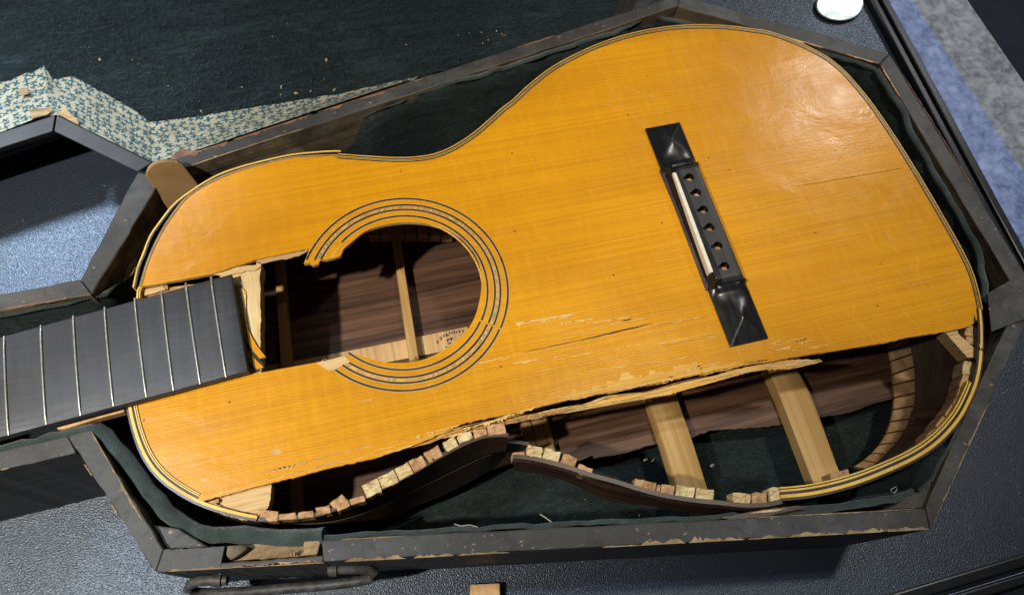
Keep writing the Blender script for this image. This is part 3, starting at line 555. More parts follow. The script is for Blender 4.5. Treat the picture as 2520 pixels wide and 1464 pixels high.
# ---- soundboard
hole_px = [(845, 613), (865, 596), (899, 569.5), (949, 553), (1010, 547), (1067, 554), (1117, 573), (1154, 603), (1178, 643.5), (1185, 694), (1181, 734), (1168, 781), (1144, 818), (1101, 855), (1050, 882), (1000, 892), (949, 892), (916, 884), (875, 872)]
def rag(pts, step, amp, h=0.0, seed=0):
    P = ats(pts, h); out = []
    for i in range(len(P)-1):
        n = max(1, int((P[i+1]-P[i]).length/step)); d = (P[i+1]-P[i]).normalized(); nn = Vector((-d.y, d.x, 0))
        for k in range(n): out.append(P[i].lerp(P[i+1], k/n)+nn*(amp*noise.noise(Vector((i*5+k*.7, seed, 0)))+amp*.6*noise.noise(Vector((k*2.3, i, seed)))))
    out.append(P[-1]); return out
edge_in = catmull(ats(TT(0, 1, (1040, 630), (1060, 560), (1090, 460), (1150, 320), (1220, 190), (1320, 50))+TT(0, 0, (1400, 1430), (1550, 1340), (1700, 1275), (1874, 1220))+TT(1, 0, (250, 1165), (500, 1147), (600, 1147))), .004)
far2_in = offset(far2, .0034)
tail_in = [at(2408, 765), at(2403, 790)]
low_edge = TT(3, 1, (1508, 830), (1506, 905), (1440, 930), (1300, 960), (1000, 1010), (830, 1050), (600, 1085), (480, 1105), (350, 1125), (180, 1150), (0, 1185))+TT(2, 1, (1700, 1205), (1500, 1247), (1190, 1312), (840, 1385), (600, 1425))+[(1411, 980), (1320, 1003), (1260, 1017)]+TT(1, 2, (1600, 190), (1500, 215), (1220, 345), (1160, 368), (880, 460), (500, 545), (300, 600), (0, 670))+TT(0, 2, (1610, 745), (1440, 785))
nl_in = offset(nleft, .0056)
nl_keep = [p for p in nl_in if p.x < at(480, 1237).x]
nl_keep = [p for p in nl_keep if p.y < at(330, 990).y]
up_cut = [(330, 986)]
sb = edge_in[:-1]+[p for p in far2_in if p.x > edge_in[-1].x+.003]
sb = sb[:-1]+tail_in
sb += rag(low_edge, .0018, .0005, seed=3)
sb += nl_keep
sb += rag([(329, 986.5), (363, 979), (582, 927), (612, 917)]+TT(1, 1, (-10, 1266), (50, 1260), (290, 1215), (430, 1190), (650, 1142)), .002, .0004, seed=5)
hole = catmull(ats(hole_px), .003)
sb += list(reversed(hole))
sb += rag([(838, 630)]+TT(1, 1, (550, 430), (470, 440), (455, 470), (420, 480), (395, 462), (350, 465), (372, 410), (390, 356), (0, 437))+TT(0, 1, (1560, 538), (1140, 618)), .0016, .0004, seed=6)
clean = []
for p in sb:
    p = Vector((p.x, p.y, ZT))
    if not clean or (p-clean[-1]).length > .0003: clean.append(p)
THS = 0.0026
top = slab('soundboard', clean, THS, [M['top'], M['raw']], gtr, side_mi=1)
# pale sawn face below the upper cut
ragged_strip('bare_wood_edge', rag(TT(0, 1, (1560, 541), (1874, 470))+TT(1, 1, (0, 440), (390, 360)), .003, .0003), .0030, 'raw', top, dz=-.0006, side=1, wmin=.0022, seed=2)
ragged_strip('bare_wood_edge', rag([(2396, 797), (2374, 806), (2327, 816), (2226, 832), (2169, 846)], .003, .0003), .0016, 'raw', top, dz=-.0006, side=1, wmin=.0008, seed=4)
C0 = Vector((0, 0, 0)); hp_ = ats(hole_px)
# centre of the sound hole by least squares
import numpy as np
Ax = np.array([[2*p.x, 2*p.y, 1] for p in hp_]); bx = np.array([p.x*p.x+p.y*p.y for p in hp_]); sx = np.linalg.lstsq(Ax, bx, rcond=None)[0]
C0 = Vector((sx[0], sx[1], ZT)); RH = math.sqrt(sx[2]+sx[0]**2+sx[1]**2)
M['rope'] = rope_mat((C0.x, C0.y, 0))
C1 = C0+Vector((-.0009, -.0006, 0))
def ang(u, v, C): p = at(u, v)-C; return math.atan2(p.y, p.x)
def ring(r0, r1, a0, a1, C, mat, z=.00012, name='rosette_ring', parent=None, z0=-.0006):
    n = max(8, int((a1-a0)*60)); bm = bmesh.new(); R_ = []
    for i in range(n+1):
        a = a0+(a1-a0)*i/n; d = Vector((math.cos(a), math.sin(a), 0)); k = 1+.0006*math.sin(a*7)
        R_.append([bm.verts.new(C+d*(r*k)+Vector((0, 0, zz))) for r, zz in ((r0, z0), (r0, z), (r1, z), (r1, z0))])
    for a, b in zip(R_, R_[1:]):
        for k in range(3): bm.faces.new((a[k], a[k+1], b[k+1], b[k]))
    bm.faces.new(R_[0]); bm.faces.new(list(reversed(R_[-1])))
    return bm_obj(name, bm, M[mat], parent or top)
rr_ = [ (at(1010, y)-C0).length for y in (532, 516.5, 505, 489.5)]
split = ang(1185+30, 800, C0)
aU = [ang(843, 605, C0)-.03, ang(800, 642, C0), ang(789, 645, C0), ang(757, 640, C0)]
aL = [ang(850, 877, C1), ang(840, 900, C1), ang(829, 907, C1), ang(776, 896, C1)]
hw = 0.00053
for k, r in enumerate(rr_):
    up1 = aU[k] if aU[k] > 0 else aU[k]+2*math.pi
    ring(r-hw, r+hw, split, up1, C0, 'ebony'); ring(r-hw-.00030, r-hw-.00006, split, up1-.02, C0, 'pale_line', z=.0001); ring(r+hw+.00006, r+hw+.00030, split, up1-.01, C0, 'pale_line', z=.0001)
    lo0 = aL[k] if aL[k] < 0 else aL[k]-2*math.pi
    ring(r-hw, r+hw, lo0, split, C1, 'ebony'); ring(r-hw-.00030, r-hw-.00006, lo0+.02, split, C1, 'pale_line', z=.0001); ring(r+hw+.00006, r+hw+.00030, lo0+.01, split, C1, 'pale_line', z=.0001)
ring(rr_[1]+hw+.00045, rr_[2]-hw-.00045, split, aU[1] if aU[1] > 0 else aU[1]+6.283, C0, 'rope', z=.00009, name='rosette_marquetry')
ring(rr_[1]+hw+.00045, rr_[2]-hw-.00045, aL[2], split, C1, 'rope', z=.00009, name='rosette_marquetry')
ring(RH-.0003, RH+.0007, split, ang(858, 601, C0), C0, 'torn_amber', z=-.0003, name='hole_edge')
def patch(name, pts, mat, z=.00025, th=.0006, parent=None, r=.0004, step=.0016):
    P = rag(list(pts)+[pts[0]], step, r, seed=len(pts)+pts[0][0]*.013)[:-1]; return slab(name, [p+Vector((0, 0, z)) for p in P], th, M[mat], parent or top)
patch('bare_patch', TT(1, 1, (440, 1196), (650, 1140), (690, 1185), (640, 1205), (588, 1240), (540, 1252), (480, 1215)), 'raw')
patch('bare_patch', TT(1, 1, (540, 425), (560, 390), (625, 318), (640, 325), (575, 400), (610, 412)), 'torn_amber')
# torn runs along the grain
def gl(u0, v0, u1, v1, n=8): return [at(u0+(u1-u0)*k/n, v0+(v1-v0)*k/n) for k in range(n+1)]
def shard(p, q, wd, mat='torn', z=.00035, seed=0, nm='splinter'):
    return ragged_strip(nm, gl(p[0], p[1], q[0], q[1]), wd, mat, top, dz=z, step=.0009, side=1, wmin=-wd*.12, seed=seed, th=.0009)
SH = [((20, 900), (330, 855), .0035, 'torn'), ((60, 905), (480, 835), .0028, 'torn_amber'), ((130, 885), (460, 830), .0016, 'raw'), ((330, 905), (600, 865), .002, 'torn'), ((520, 905), (870, 850), .0030, 'torn_amber'), ((640, 890), (880, 868), .0016, 'torn'), ((700, 910), (1010, 855), .0022, 'torn_amber'), ((1020, 910), (1470, 845), .0016, 'torn_amber'), ((1080, 918), (1400, 850), .0008, 'torn'),
      ((0, 1195), (420, 1130), .0016, 'torn'), ((420, 1145), (980, 1050), .0011, 'torn'), ((960, 1065), (1530, 970), .0016, 'torn_amber'), ((1100, 1060), (1540, 985), .0008, 'torn'), ((550, 1255), (1060, 1180), .0008, 'torn'), ((1050, 1195), (1400, 1125), .0007, 'torn'), ((0, 1130), (300, 1075), .0012, 'torn_amber'), ((230, 1092), (830, 968), .0006, 'torn'), ((1270, 1245), (1390, 1190), .003, 'torn')]
for k, (a, b, wd, mt) in enumerate(SH): shard(T(2, 1, *a), T(2, 1, *b), wd, mt, seed=k, z=.00030+.00004*(k % 5))
for k, (a, b, wd, mt) in enumerate((((620, 1192), (870, 1138), .0014, 'torn'), ((660, 1196), (880, 1150), .0009, 'torn_amber'))): shard(T(1, 1, 1000+a[0], a[1]), T(1, 1, 1000+b[0], b[1]), wd, mt, seed=40+k)
for k, (a, b, wd) in enumerate((((0, 1090), (260, 990), .0026), ((40, 1105), (340, 1015), .0022), ((100, 1110), (460, 1050), .002), ((180, 1035), (290, 1005), .002), ((0, 1060), (120, 1010), .002))): shard(T(3, 1, *a), T(3, 1, *b), wd, ('torn_amber', 'torn')[k % 2], seed=60+k)
# pale bare wood along the lower break
bare = TT(2, 1, (1870, 1172), (1500, 1243), (1190, 1309), (840, 1380), (600, 1422), (440, 1452), (370, 1455), (380, 1425), (430, 1440), (440, 1380), (500, 1400), (560, 1390), (580, 1400), (600, 1352), (690, 1400), (700, 1325), (790, 1335), (800, 1262), (860, 1265), (890, 1295), (1000, 1290), (1010, 1232), (1050, 1260), (1160, 1255), (1200, 1215), (1350, 1190), (1385, 1200), (1300, 1235), (1400, 1235), (1600, 1195))
patch('bare_patch', bare, 'torn_amber', z=.00016, r=.0011, step=.0006)
for k, (a, b, wd) in enumerate(((TT(2, 1, (340, 1455))[0], TT(2, 1, (1190, 1308))[0], .0012), ((1130, 1058), (1320, 1001), .0026), ((1134, 1062), (1260, 1016), .0012), (TT(1, 2, (880, 455))[0], TT(1, 2, (1220, 342))[0], .0010), (TT(1, 2, (60, 560))[0], TT(1, 2, (520, 450))[0], .0022), (TT(1, 2, (0, 580))[0], TT(1, 2, (300, 500))[0], .0010), (TT(1, 2, (540, 440))[0], TT(1, 2, (860, 370))[0], .0009), (TT(1, 2, (980, 350))[0], TT(1, 2, (1500, 215))[0], .0022), (TT(1, 2, (700, 80))[0], TT(1, 2, (860, 25))[0], .0008), (TT(0, 2, (1500, 760))[0], TT(1, 2, (100, 610))[0], .0007))):
    shard(a, b, wd, ('raw', 'torn')[k % 2], seed=80+k, nm='splinter')
# cracks: narrow dark strips laid on the varnish
def crack(p, q, wd, name='crack'):
    P = gl(p[0], p[1], q[0], q[1], 14); N = normals(P); A = []; B = []
    for i, (x, n_) in enumerate(zip(P, N)):
        e = math.sin(math.pi*min(1, max(0, i/14)))**.5; k_ = n_*(wd*.5*e*(1+.4*noise.noise(Vector((i*.8, p[0], 0))))+.00003); w_ = n_*(.0004*noise.noise(Vector((i*.5, 9, p[1]*.1)))); A.append(x+w_+k_+Vector((0, 0, .00045))); B.append(x+w_-k_+Vector((0, 0, .00005)))
    return strip(name, A, B, .0001, M['ebony'], top, closed=False, smooth=False)
crack(T(2, 1, 60, 1120), T(2, 1, 560, 1015), .0004); crack(T(2, 1, 480, 1032), T(2, 1, 1020, 905), .0008); crack(T(2, 1, 800, 885), T(2, 1, 880, 873), .0006); crack((1960, 459), (2222, 414), .00018)
crack(T(3, 1, 190, 1035), T(3, 1, 285, 1015), .0006)
# pale scratches
for k, (a, b, wd) in enumerate((((860, 245), (935, 325), .0011), ((1010, 490), (1045, 520), .0010), ((1150, 600), (1210, 650), .0005), ((1300, 725), (1335, 765), .0014), ((1210, 660), (1300, 740), .00025), ((1330, 770), (1415, 900), .00025), ((540, 525), (555, 620), .0003), ((600, 540), (645, 620), .0003), ((1310, 480), (1355, 590), .0003), ((1000, 550), (1120, 720), .00022), ((720, 130), (860, 250), .00022), ((1260, 545), (1275, 550), .0007))): shard(T(3, 1, *a), T(3, 1, *b), wd, 'torn', seed=100+k, z=.00018, nm='scratch')
for k, (a, b, wd) in enumerate((((1460, 860), (1525, 920), .0003), ((1100, 250), (1300, 540), .00022), ((1160, 260), (1285, 385), .00022), ((600, 400), (780, 760), .00022), ((780, 625), (1060, 720), .00022), ((650, 760), (900, 800), .0002), ((1560, 340), (1650, 490), .0002), ((740, 700), (1000, 960), .0002))): shard(T(2, 0, *a), T(2, 0, *b), wd, 'torn', seed=130+k, z=.00016, nm='scratch')
for k, (u, v, q) in enumerate(((679, 1112, 14), (503, 1182, 9))):
    patch('glare_spot', [(u+q*math.cos(a), v+q*.55*math.sin(a)) for a in [i*.7 for i in range(9)]], 'pale_line', z=.00012, th=.0004)  # two pale patches that paint in foggy glass reflections
# loose splintered strip along the lower break
stp = TT(2, 1, (1874, 1180), (1600, 1235), (1440, 1296), (1180, 1352), (960, 1398), (600, 1464))+TT(2, 2, (560, 48), (200, 118), (0, 166))+[(1200, 1052)]+TT(1, 2, (1500, 262), (1220, 335), (1500, 282), (1874, 195))+TT(2, 2, (0, 185), (200, 150), (380, 120), (560, 76), (950, 0))+TT(2, 1, (1000, 1428), (1180, 1408), (1300, 1366), (1450, 1330), (1730, 1252), (1874, 1228))+TT(3, 1, (180, 1222), (370, 1182), (420, 1165), (300, 1150), (100, 1160))
def slanted(name, px, hf, th, mats, parent, side_mi=None):
    P = rag(px+[px[0]], .0011, .00065, h=0, seed=17)[:-1]; return slab(name, [p+Vector((0, 0, hf)) for p in P], th, mats, parent, side_mi)
strp = slanted('loose_strip', stp, -.0036, .0011, [M['torn'], M['torn_amber']], gtr, 1)
amb = TT(2, 1, (1874, 1205), (1640, 1255), (1400, 1320), (1200, 1362), (1180, 1405), (1450, 1332), (1730, 1252), (1874, 1228))+TT(3, 1, (180, 1218), (300, 1185), (200, 1165), (60, 1185)); slab('varnished_flake', [p+Vector((0, 0, -.0029)) for p in rag(amb+[amb[0]], .002, .0003, seed=9)[:-1]], .0008, M['torn_amber'], strp)
amb2 = TT(2, 2, (560, 45), (760, 12), (960, -8), (940, 3), (560, 76)); slab('varnished_flake', [p+Vector((0, 0, -.0029)) for p in rag(amb2+[amb2[0]], .002, .0002, seed=9)[:-1]], .0008, M['torn_amber'], strp)
# long fibres split off along the break
rnd = random.Random(5)
cl_t = catmull(ats(TT(1, 2, (860, 420), (1220, 342), (1500, 248), (1874, 175))+TT(2, 2, (300, 118), (560, 58))+TT(2, 1, (700, 1432), (1000, 1400), (1200, 1350), (1500, 1285), (1874, 1205))+TT(3, 1, (180, 1190), (400, 1160))), .004)
for k in range(46):
    n_ = len(cl_t); i0 = rnd.randrange(0, n_-8); ln = rnd.randrange(5, 22); seg_ = cl_t[i0:min(n_, i0+ln)]
    if len(seg_) < 4: continue
    o_ = rnd.uniform(-.0010, .0008); sl = rnd.uniform(-.0007, .0007); P = [p+q*(o_+sl*j/len(seg_))+Vector((0, 0, -.0028+rnd.uniform(-.0002, .0002))) for j, (p, q) in enumerate(zip(seg_, normals(seg_)))]
    ragged_strip('splinter', P, rnd.uniform(.0004, .0011), rnd.choice(('torn', 'torn_amber', 'torn_amber', 'chipwood', 'tan')), strp, dz=0, step=.0012, seed=200+k, wmin=.0002, th=.0005)
for k in range(9):
    n_ = len(cl_t); i0 = rnd.randrange(0, n_-24); seg_ = cl_t[i0:i0+rnd.randrange(12, 24)]; o_ = rnd.uniform(-.0012, .0009); P = [p+q*(o_+.0006*math.sin(j*.3+k))+Vector((0, 0, -.0025)) for j, (p, q) in enumerate(zip(seg_, normals(seg_)))]
    ragged_strip('crack', P, .00035, 'hole', strp, dz=0, step=.0012, seed=260+k, wmin=.0001, th=.0002)
for k in range(30):
    u0 = rnd.uniform(1300, 1800); v0 = 1003-(u0-1320)*.2+rnd.uniform(-26, 2); l_ = rnd.uniform(30, 130); v1 = v0-l_*.205+rnd.uniform(-3, 3); shard((u0, v0), (u0+l_, v1), rnd.uniform(.0003, .0009), rnd.choice(('torn', 'torn_amber', 'torn_amber')), seed=300+k, z=.00024)
for k in range(26):
    u0 = rnd.uniform(560, 1240); v0 = 1222-(u0-541)*.264+rnd.uniform(-16, -2); l_ = rnd.uniform(20, 110); shard((u0, v0), (u0+l_, v0-l_*.262), rnd.uniform(.0002, .0006), rnd.choice(('torn', 'torn_amber', 'torn_amber')), seed=340+k, z=.00024)
for k in range(26):
    u0 = rnd.uniform(1270, 1800); v0 = 880-(u0-1270)*.2+rnd.uniform(-45, 70); l_ = rnd.uniform(20, 120); shard((u0, v0), (u0+l_, v0-l_*.2+rnd.uniform(-2, 2)), rnd.uniform(.00015, .0006), 'torn_amber', seed=400+k, z=.00022)
# ---- bindings
def band_run(path, specs, name, z1=0.0004, z0=-.0045):
    for (a, b, mt) in specs: strip(name if mt == 'yellow' else 'purfling', up(offset(path, a+.00004), z1 if mt != 'sidedark' else -.0002), up(offset(path, a+.00004), z0), b-a-.00008, M[mt], gtr)
THIN = [(0, .0008, 'torn_amber'), (.0008, .0017, 'ebony'), (.0017, .0021, 'yellow'), (.0021, .0026, 'ebony'), (.0026, .0029, 'yellow'), (.0029, .0035, 'ebony')]
band_run(far2, THIN, 'binding')
band_run(far1, [(0, .0010, 'yellow'), (.0010, .0020, 'ebony')], 'binding')
ein = offset(edge_in, -.0017)
band_run(ein, [(0, .0005, 'ebony'), (.0005, .0010, 'pale_line'), (.0010, .0013, 'ebony'), (.0013, .0016, 'pale_line')], 'binding')
TL = [(0, .0013, 'sidedark'), (.0013, .0031, 'yellow'), (.0031, .0046, 'ebony'), (.0046, .0057, 'yellow'), (.0057, .0063, 'ebony'), (.0063, .0071, 'yellow')]
n_t = len(tail); band_run(tail[int(n_t*.10):], [s_ for s_ in TL if s_[1] < .005], 'binding'); band_run(tail[int(n_t*.24):], TL[3:], 'binding'); band_run(tail[:int(n_t*.12)+1], [(0, .0012, 'sidedark'), (.0012, .0026, 'yellow'), (.0026, .0040, 'ebony')], 'binding')
NLS = [(0, .0012, 'sidedark'), (.0012, .0028, 'yellow')]
band_run(nleft, NLS, 'binding'); nk = [p for p in nleft if p.x < at(500, 1250).x]
band_run(nk, [(.0028, .0039, 'ebony'), (.0039, .0046, 'yellow'), (.0046, .0049, 'ebony'), (.0049, .0055, 'yellow'), (.0055, .0058, 'ebony')], 'binding')
# bits of binding at the neck joint
band_run(catmull(ats([(334, 733), (336, 712), (343, 700)]), .003), [(0, .0010, 'yellow'), (.0010, .0014, 'ebony'), (.0014, .0020, 'yellow')], 'binding', z1=-.0005)
# ---- sides
def side(name, topP, botP, mats=None, th=.0021): 
    n = max(len(topP), 8); A = resample(topP, n); B = resample(botP, n); o = strip(name, A, B, th, M['side'], gtr); return o
def vert(P, z0, z1): return up(P, z0), up(P, z1)
t_, b_ = vert(offset(far1+far2[2:], .0004), -.005, HB-.002); side('side_panel', t_, b_)
# tail interior/exterior: leans outwards a little
tt = offset(tail, .0004)
side('side_panel', up(tt, -.0048), up(tt, HB-.002)).data.materials[0] = M['sidedark']
tin = offset(tail, .0026)
strip('side_inner_face', up(tin, -.006), [at(q[0], q[1], -.063) for q in [(0, 0)]]*0+up(tin, HB-.001), .0004, M['side_in'], gtr)
nl_all = catmull(ats(TT(2, 2, (0, 330), (-30, 320))[:0]+TT(1, 2, (1850, 303), (1700, 307), (1560, 352), (1400, 432), (1260, 512), (1140, 582), (900, 702), (790, 762), (650, 817), (470, 882), (300, 907), (100, 917), (0, 925)))+[], .004)
bot_h = -.040
bot_px = [(1300, 1128), (1252, 1142), (1202, 1160), (1154, 1187), (1101, 1213), (1067, 1228), (1000, 1255), (932, 1285), (832, 1308), (748, 1303), (700, 1300), (630, 1290)]
botP = catmull(ats(bot_px, HB), .004)
n_ = 60; A = resample(nl_all, n_); Bf = resample([p for p in botP if p.x < A[0].x+.004], n_)
mid = [a.lerp(b, .45) for a, b in zip(A, Bf)]; mid2 = [a.lerp(b, .49) for a, b in zip(A, Bf)]
strip('side_panel', up(A, -.0015), mid, .0021, M['side'], gtr)
low_top = catmull(ats([(1300, 1096), (1243, 1089), (1193, 1097)], -.037)+mid2[3:], .004); strip('side_panel', resample(low_top, n_), resample(botP, n_), .0021, M['side'], gtr)
lt = up(offset(nleft, .0004), -.0048); side('side_panel', lt, up(offset(nleft, .0004), HB-.002))
nr_px = [(1926, 1238), (1890, 1246), (1831, 1248), (1764, 1241), (1710, 1236), (1630, 1223), (1559, 1204), (1512, 1189), (1455, 1174), (1405, 1157), (1344, 1140), (1294, 1130), (1262, 1128)]
nrb_px = [(1960, 1248), (1890, 1263), (1831, 1267), (1764, 1265), (1697, 1261), (1596, 1245), (1495, 1230), (1423, 1195), (1388, 1182), (1352, 1171), (1317, 1164), (1266, 1156)]
NA = resample(catmull(ats(nr_px, -.0005), .004), n_); NB = resample(catmull(ats(nrb_px, -.033), .004), n_)
strip('side_panel', NA, [p+Vector((0, 0, .0025*noise.noise(Vector((i*.4, 0, 0))))) for i, p in enumerate(NB)], .0023, M['side'], gtr)
grv = offset(NA, -.0003); strip('side_edge', [p+Vector((0, 0, -.004)) for p in grv], [p+Vector((0, -.0004, -.0052)) for p in grv], .001, M['sidedark'], gtr)
inner = catmull(ats([(1500, 1150), (1560, 1170), (1640, 1192), (1720, 1208)], -.012), .004)
slab('loose_side_splinter', [p for p in rag([(1772, 1273), (1830, 1262), (1880, 1253), (1960, 1243), (1990, 1246), (1930, 1260), (1880, 1270), (1800, 1278)], .003, .0004, h=-.004)], .0016, M['side'], gtr)
slab('loose_side_splinter', [p for p in rag([(1844, 1263), (1880, 1255), (1940, 1250), (1900, 1259)], .003, .0003, h=-.0035)], .0008, M['raw_cross'], gtr)
# ---- back, braces, centre strip
outl = offset(far1+far2[2:], .003)
bl = [Vector((p.x, p.y, ZT+HB)) for p in outl]
tr_px = [(2205, 960), (2199, 980), (2152, 992), (2092, 1015), (2020, 1026), (1957, 1039), (1890, 1050), (1820, 1054), (1744, 1059), (1704, 1076), (1650, 1087), (1596, 1096), (1540, 1114), (1500, 1121), (1462, 1128), (1458, 1120), (1421, 1134), (1400, 1120), (1330, 1110)]
bl += rag(tr_px, .003, .0008, h=HB, seed=21)
bl += [Vector((p.x, p.y+.003, ZT+HB)) for p in resample(botP, 30)[2:]]
bl += [Vector((p.x, p.y, ZT+HB)) for p in offset(nleft, .003)[2:]]
back = slab('back_panel', bl, .0026, M['rose'], gtr)
def brace(name, tl, tr, h, hb=HB, mat='brace', parent=gtr, round_=.0008):
    L = catmull(ats(tl, h), .006); n = len(L); R_ = resample(catmull(ats(tr, h), .006), n); L = resample(L, n); bm = bmesh.new(); V = []
    for l, r in zip(L, R_):
        d = (r-l); q = [Vector((l.x, l.y, ZT+hb+.0003)), l-Vector((0, 0, round_*2)), l+d*.07-Vector((0, 0, round_*.4)), l+d*.5, r-d*.07-Vector((0, 0, round_*.5)), r-Vector((0, 0, round_*2)), Vector((r.x, r.y, ZT+hb+.0003))]
        V.append([bm.verts.new(p) for p in q])
    for a, b in zip(V, V[1:]):
        for k in range(6): bm.faces.new((a[k], a[k+1], b[k+1], b[k]))
    bm.faces.new(V[0]); bm.faces.new(list(reversed(V[-1])))
    o = bm_obj(name, bm, M[mat], parent); shade(o, 50); return o
hbr = -.063
brace('back_brace', [(672, 600), (674, 643), (690, 904), (711, 1180), (720, 1300)], [(694, 600), (696, 640), (717, 899), (738, 1173), (746, 1300)], hbr)
brace('back_brace', [(952, 470), (959, 553), (1008, 892), (1040, 1084), (1050, 1150)], [(973, 470), (980, 553), (1032, 885), (1064, 1080), (1073, 1150)], hbr)
bc = brace('back_brace', [(1262, 930), (1275, 1016), (1285, 1056), (1299, 1108)], [(1328, 920), (1342, 1004), (1356, 1058), (1372, 1118)], -.066, mat='brace'); bc['label'] = 'split back brace with holes torn in its lower end'
for pts in ([(1294, 1054), (1302, 1052), (1306, 1066), (1298, 1074)], [(1318, 1079), (1334, 1078), (1334, 1090), (1324, 1092)], [(1341, 1086), (1346, 1085), (1352, 1104), (1344, 1106)], [(1346, 1074), (1352, 1073), (1358, 1086), (1352, 1094)]): slab('torn_hole', [p+Vector((0, 0, .0003)) for p in rag(pts+[pts[0]], .001, .0003, h=-.066)[:-1]], .0006, M['hole'], bc)
for a, b in (((1302, 1030), (1322, 1106)), ((1330, 1096), (1338, 1112))): strip('split', up(ats([a, ((a[0]+b[0])/2+1, (a[1]+b[1])/2), b], -.066), .0004), up(ats([(a[0]+1.6, a[1]), ((a[0]+b[0])/2+3, (a[1]+b[1])/2), (b[0]+1.6, b[1])], -.066), .0003), .0001, M['ebony'], bc, closed=False)
brace('back_brace', [(1560, 840), (1593, 971), (1630, 1082), (1663, 1190), (1680, 1244)], [(1628, 840), (1666, 971), (1707, 1090), (1741, 1197), (1756, 1240)], -.062, round_=.0007)
brace('back_brace', [(1866, 820), (1890, 905), (1920, 971), (2006, 1193), (2016, 1215)], [(1930, 820), (1957, 896), (1998, 971), (2068, 1160), (2084, 1190)], -.062, round_=.0007)
cs = [(640, 902), (716, 889), (861, 862), (996, 835), (1150, 803)]; cb = [(655, 948), (728, 935), (870, 907), (1007, 880), (1160, 850)]
brace('centre_strip', cs, cb, HB+.002, mat='centre', round_=.0002)
# faint stamp on the centre strip (short dark strokes of a worn, unreadable brand)
def zs(x, y): return (1045.9+x*.0840, 787.5+y*.0840)
ST = [((370, 690), (360, 620)), ((360, 620), (390, 595)), ((420, 525), (480, 490)), ((440, 560), (495, 580)), ((480, 540), (505, 520)), ((540, 430), (560, 490)), ((615, 390), (640, 470)), ((625, 470), (690, 430)), ((715, 350), (730, 400)), ((780, 350), (800, 390)), ((850, 320), (862, 385)), ((920, 320), (925, 380)), ((1000, 300), (1005, 370)), ((1090, 290), (1115, 360)), ((650, 575), (820, 520)), ((655, 575), (665, 640)), ((770, 545), (775, 600)), ((680, 690), (760, 670)), ((600, 780), (630, 800)), ((720, 395), (730, 400))]
stm = bmesh.new()
for a, b in ST:
    p, q = at(*zs(*a), HB+.0024), at(*zs(*b), HB+.0024); d = (q-p); n2 = Vector((-d.y, d.x, 0)).normalized()*.00035
    stm.faces.new([stm.verts.new(x) for x in (p-n2, q-n2, q+n2, p+n2)])
bm_obj('stamp', stm, M['ebony'], gtr)
# ---- back lining blocks at the tail
bz = lambda x, y: (2153.3+x*.2522, 769+y*.2522)
Lp = [(118, 260), (140, 370), (165, 470), (180, 600), (188, 700), (190, 830), (180, 945), (155, 1060), (115, 1175), (50, 1283), (-30, 1370), (-110, 1440), (-200, 1500)]
Rp = [(335, 190), (350, 300), (367, 400), (388, 525), (396, 652), (396, 780), (386, 905), (356, 1033), (320, 1140), (250, 1260), (180, 1378), (90, 1470), (0, 1545)]
for i in range(len(Lp)-1):
    g = .06
    l0, l1, r0, r1 = [Vector(p) for p in (Lp[i], Lp[i+1], Rp[i], Rp[i+1])]
    q = [l0.lerp(l1, g), l0.lerp(l1, 1-g), r0.lerp(r1, 1-g), r0.lerp(r1, g)]; hs_ = (HB+.003, HB+.003, -.0615, -.0615)
    P = [at(*bz(p.x, p.y), h+jit(.0004)) for p, h in zip(q, hs_)]
    bm = bmesh.new(); slab_bm(bm, P, [Vector((p.x, p.y, ZT+HB+.0004)) for p in P]); o = bm_obj('lining_block', bm, M['kerf_in'], gtr); b_ = o.modifiers.new('bevel', 'BEVEL'); b_.width = .0004
# inside of the tail side seen through the break: leaning face from lining to rim, with the dark graft strip and a glue run
Ri = [at(*bz(*p), -.0605) for p in Rp]; Ti = resample(offset(tail, .0029), len(Ri)+6)[0:len(Ri)]
Ti = resample([p for p in offset(tail, .0029)][0:int(len(tail)*.62)], 40); Ri = resample(catmull(Ri, .004), 40)
strip('side_inner_face', up(Ti, -.006), Ri, .0006, M['side_in'], gtr)
def lerpface(u, v): i = max(0, min(38, int(u*39))); f = u*39-i; return (Ti[i].lerp(Ti[i+1], f)+Vector((0, 0, -.006))).lerp(Ri[i].lerp(Ri[i+1], f), v)+Vector((-.0012, .0003, .0006))
grid('tail_graft', [[lerpface(.52+.10*k/2, v/8) for v in range(9)] for k in range(3)], M['sidedark'], gtr, thick=.0005)
tube('glue_run', [at(*bz(650, 300), -.038), at(*bz(690, 330), -.037), at(*bz(710, 400), -.036), at(*bz(700, 490), -.036), at(*bz(695, 540), -.036), at(*bz(702, 640), -.036)], .0006, M['sidedark'], gtr, seg=8, rr=lambda t: 1.6 if .5 < t < .85 else (1.3 if t < .2 else .5))
# ---- top kerfing blocks
def kblock(cx, cy, wd, ht, a, mat='kerf', h=-.0012, depth=.011, rough=.12):
    a = math.radians(a); ca, sa = math.cos(a), math.sin(a); pts = []
    base = [(-1, -1), (-.35, -1.06), (.3, -.97), (1, -1), (1.03, 0), (1, 1), (.3, 1.02), (-.4, .98), (-1, 1), (-.97, .1)]
    for x, y in base:
        x = x*wd/2*(1+jit(rough*.5)); y = y*ht/2*(1+jit(rough)); pts.append((cx+x*ca-y*sa, cy+x*sa+y*ca))
    P = [at(p[0], p[1], h+jit(.0009 if mat == 'kerf_pale' else .0005)) for p in pts]
    bm = bmesh.new(); slab_bm(bm, P, [Vector((p.x*1, p.y, ZT+h-depth)) for p in P]); o = bm_obj('kerfing_block', bm, M[mat], gtr)
    b = o.modifiers.new('bevel', 'BEVEL'); b.width = .00028; b.segments = 1; b.limit_method = 'ANGLE'
    return o
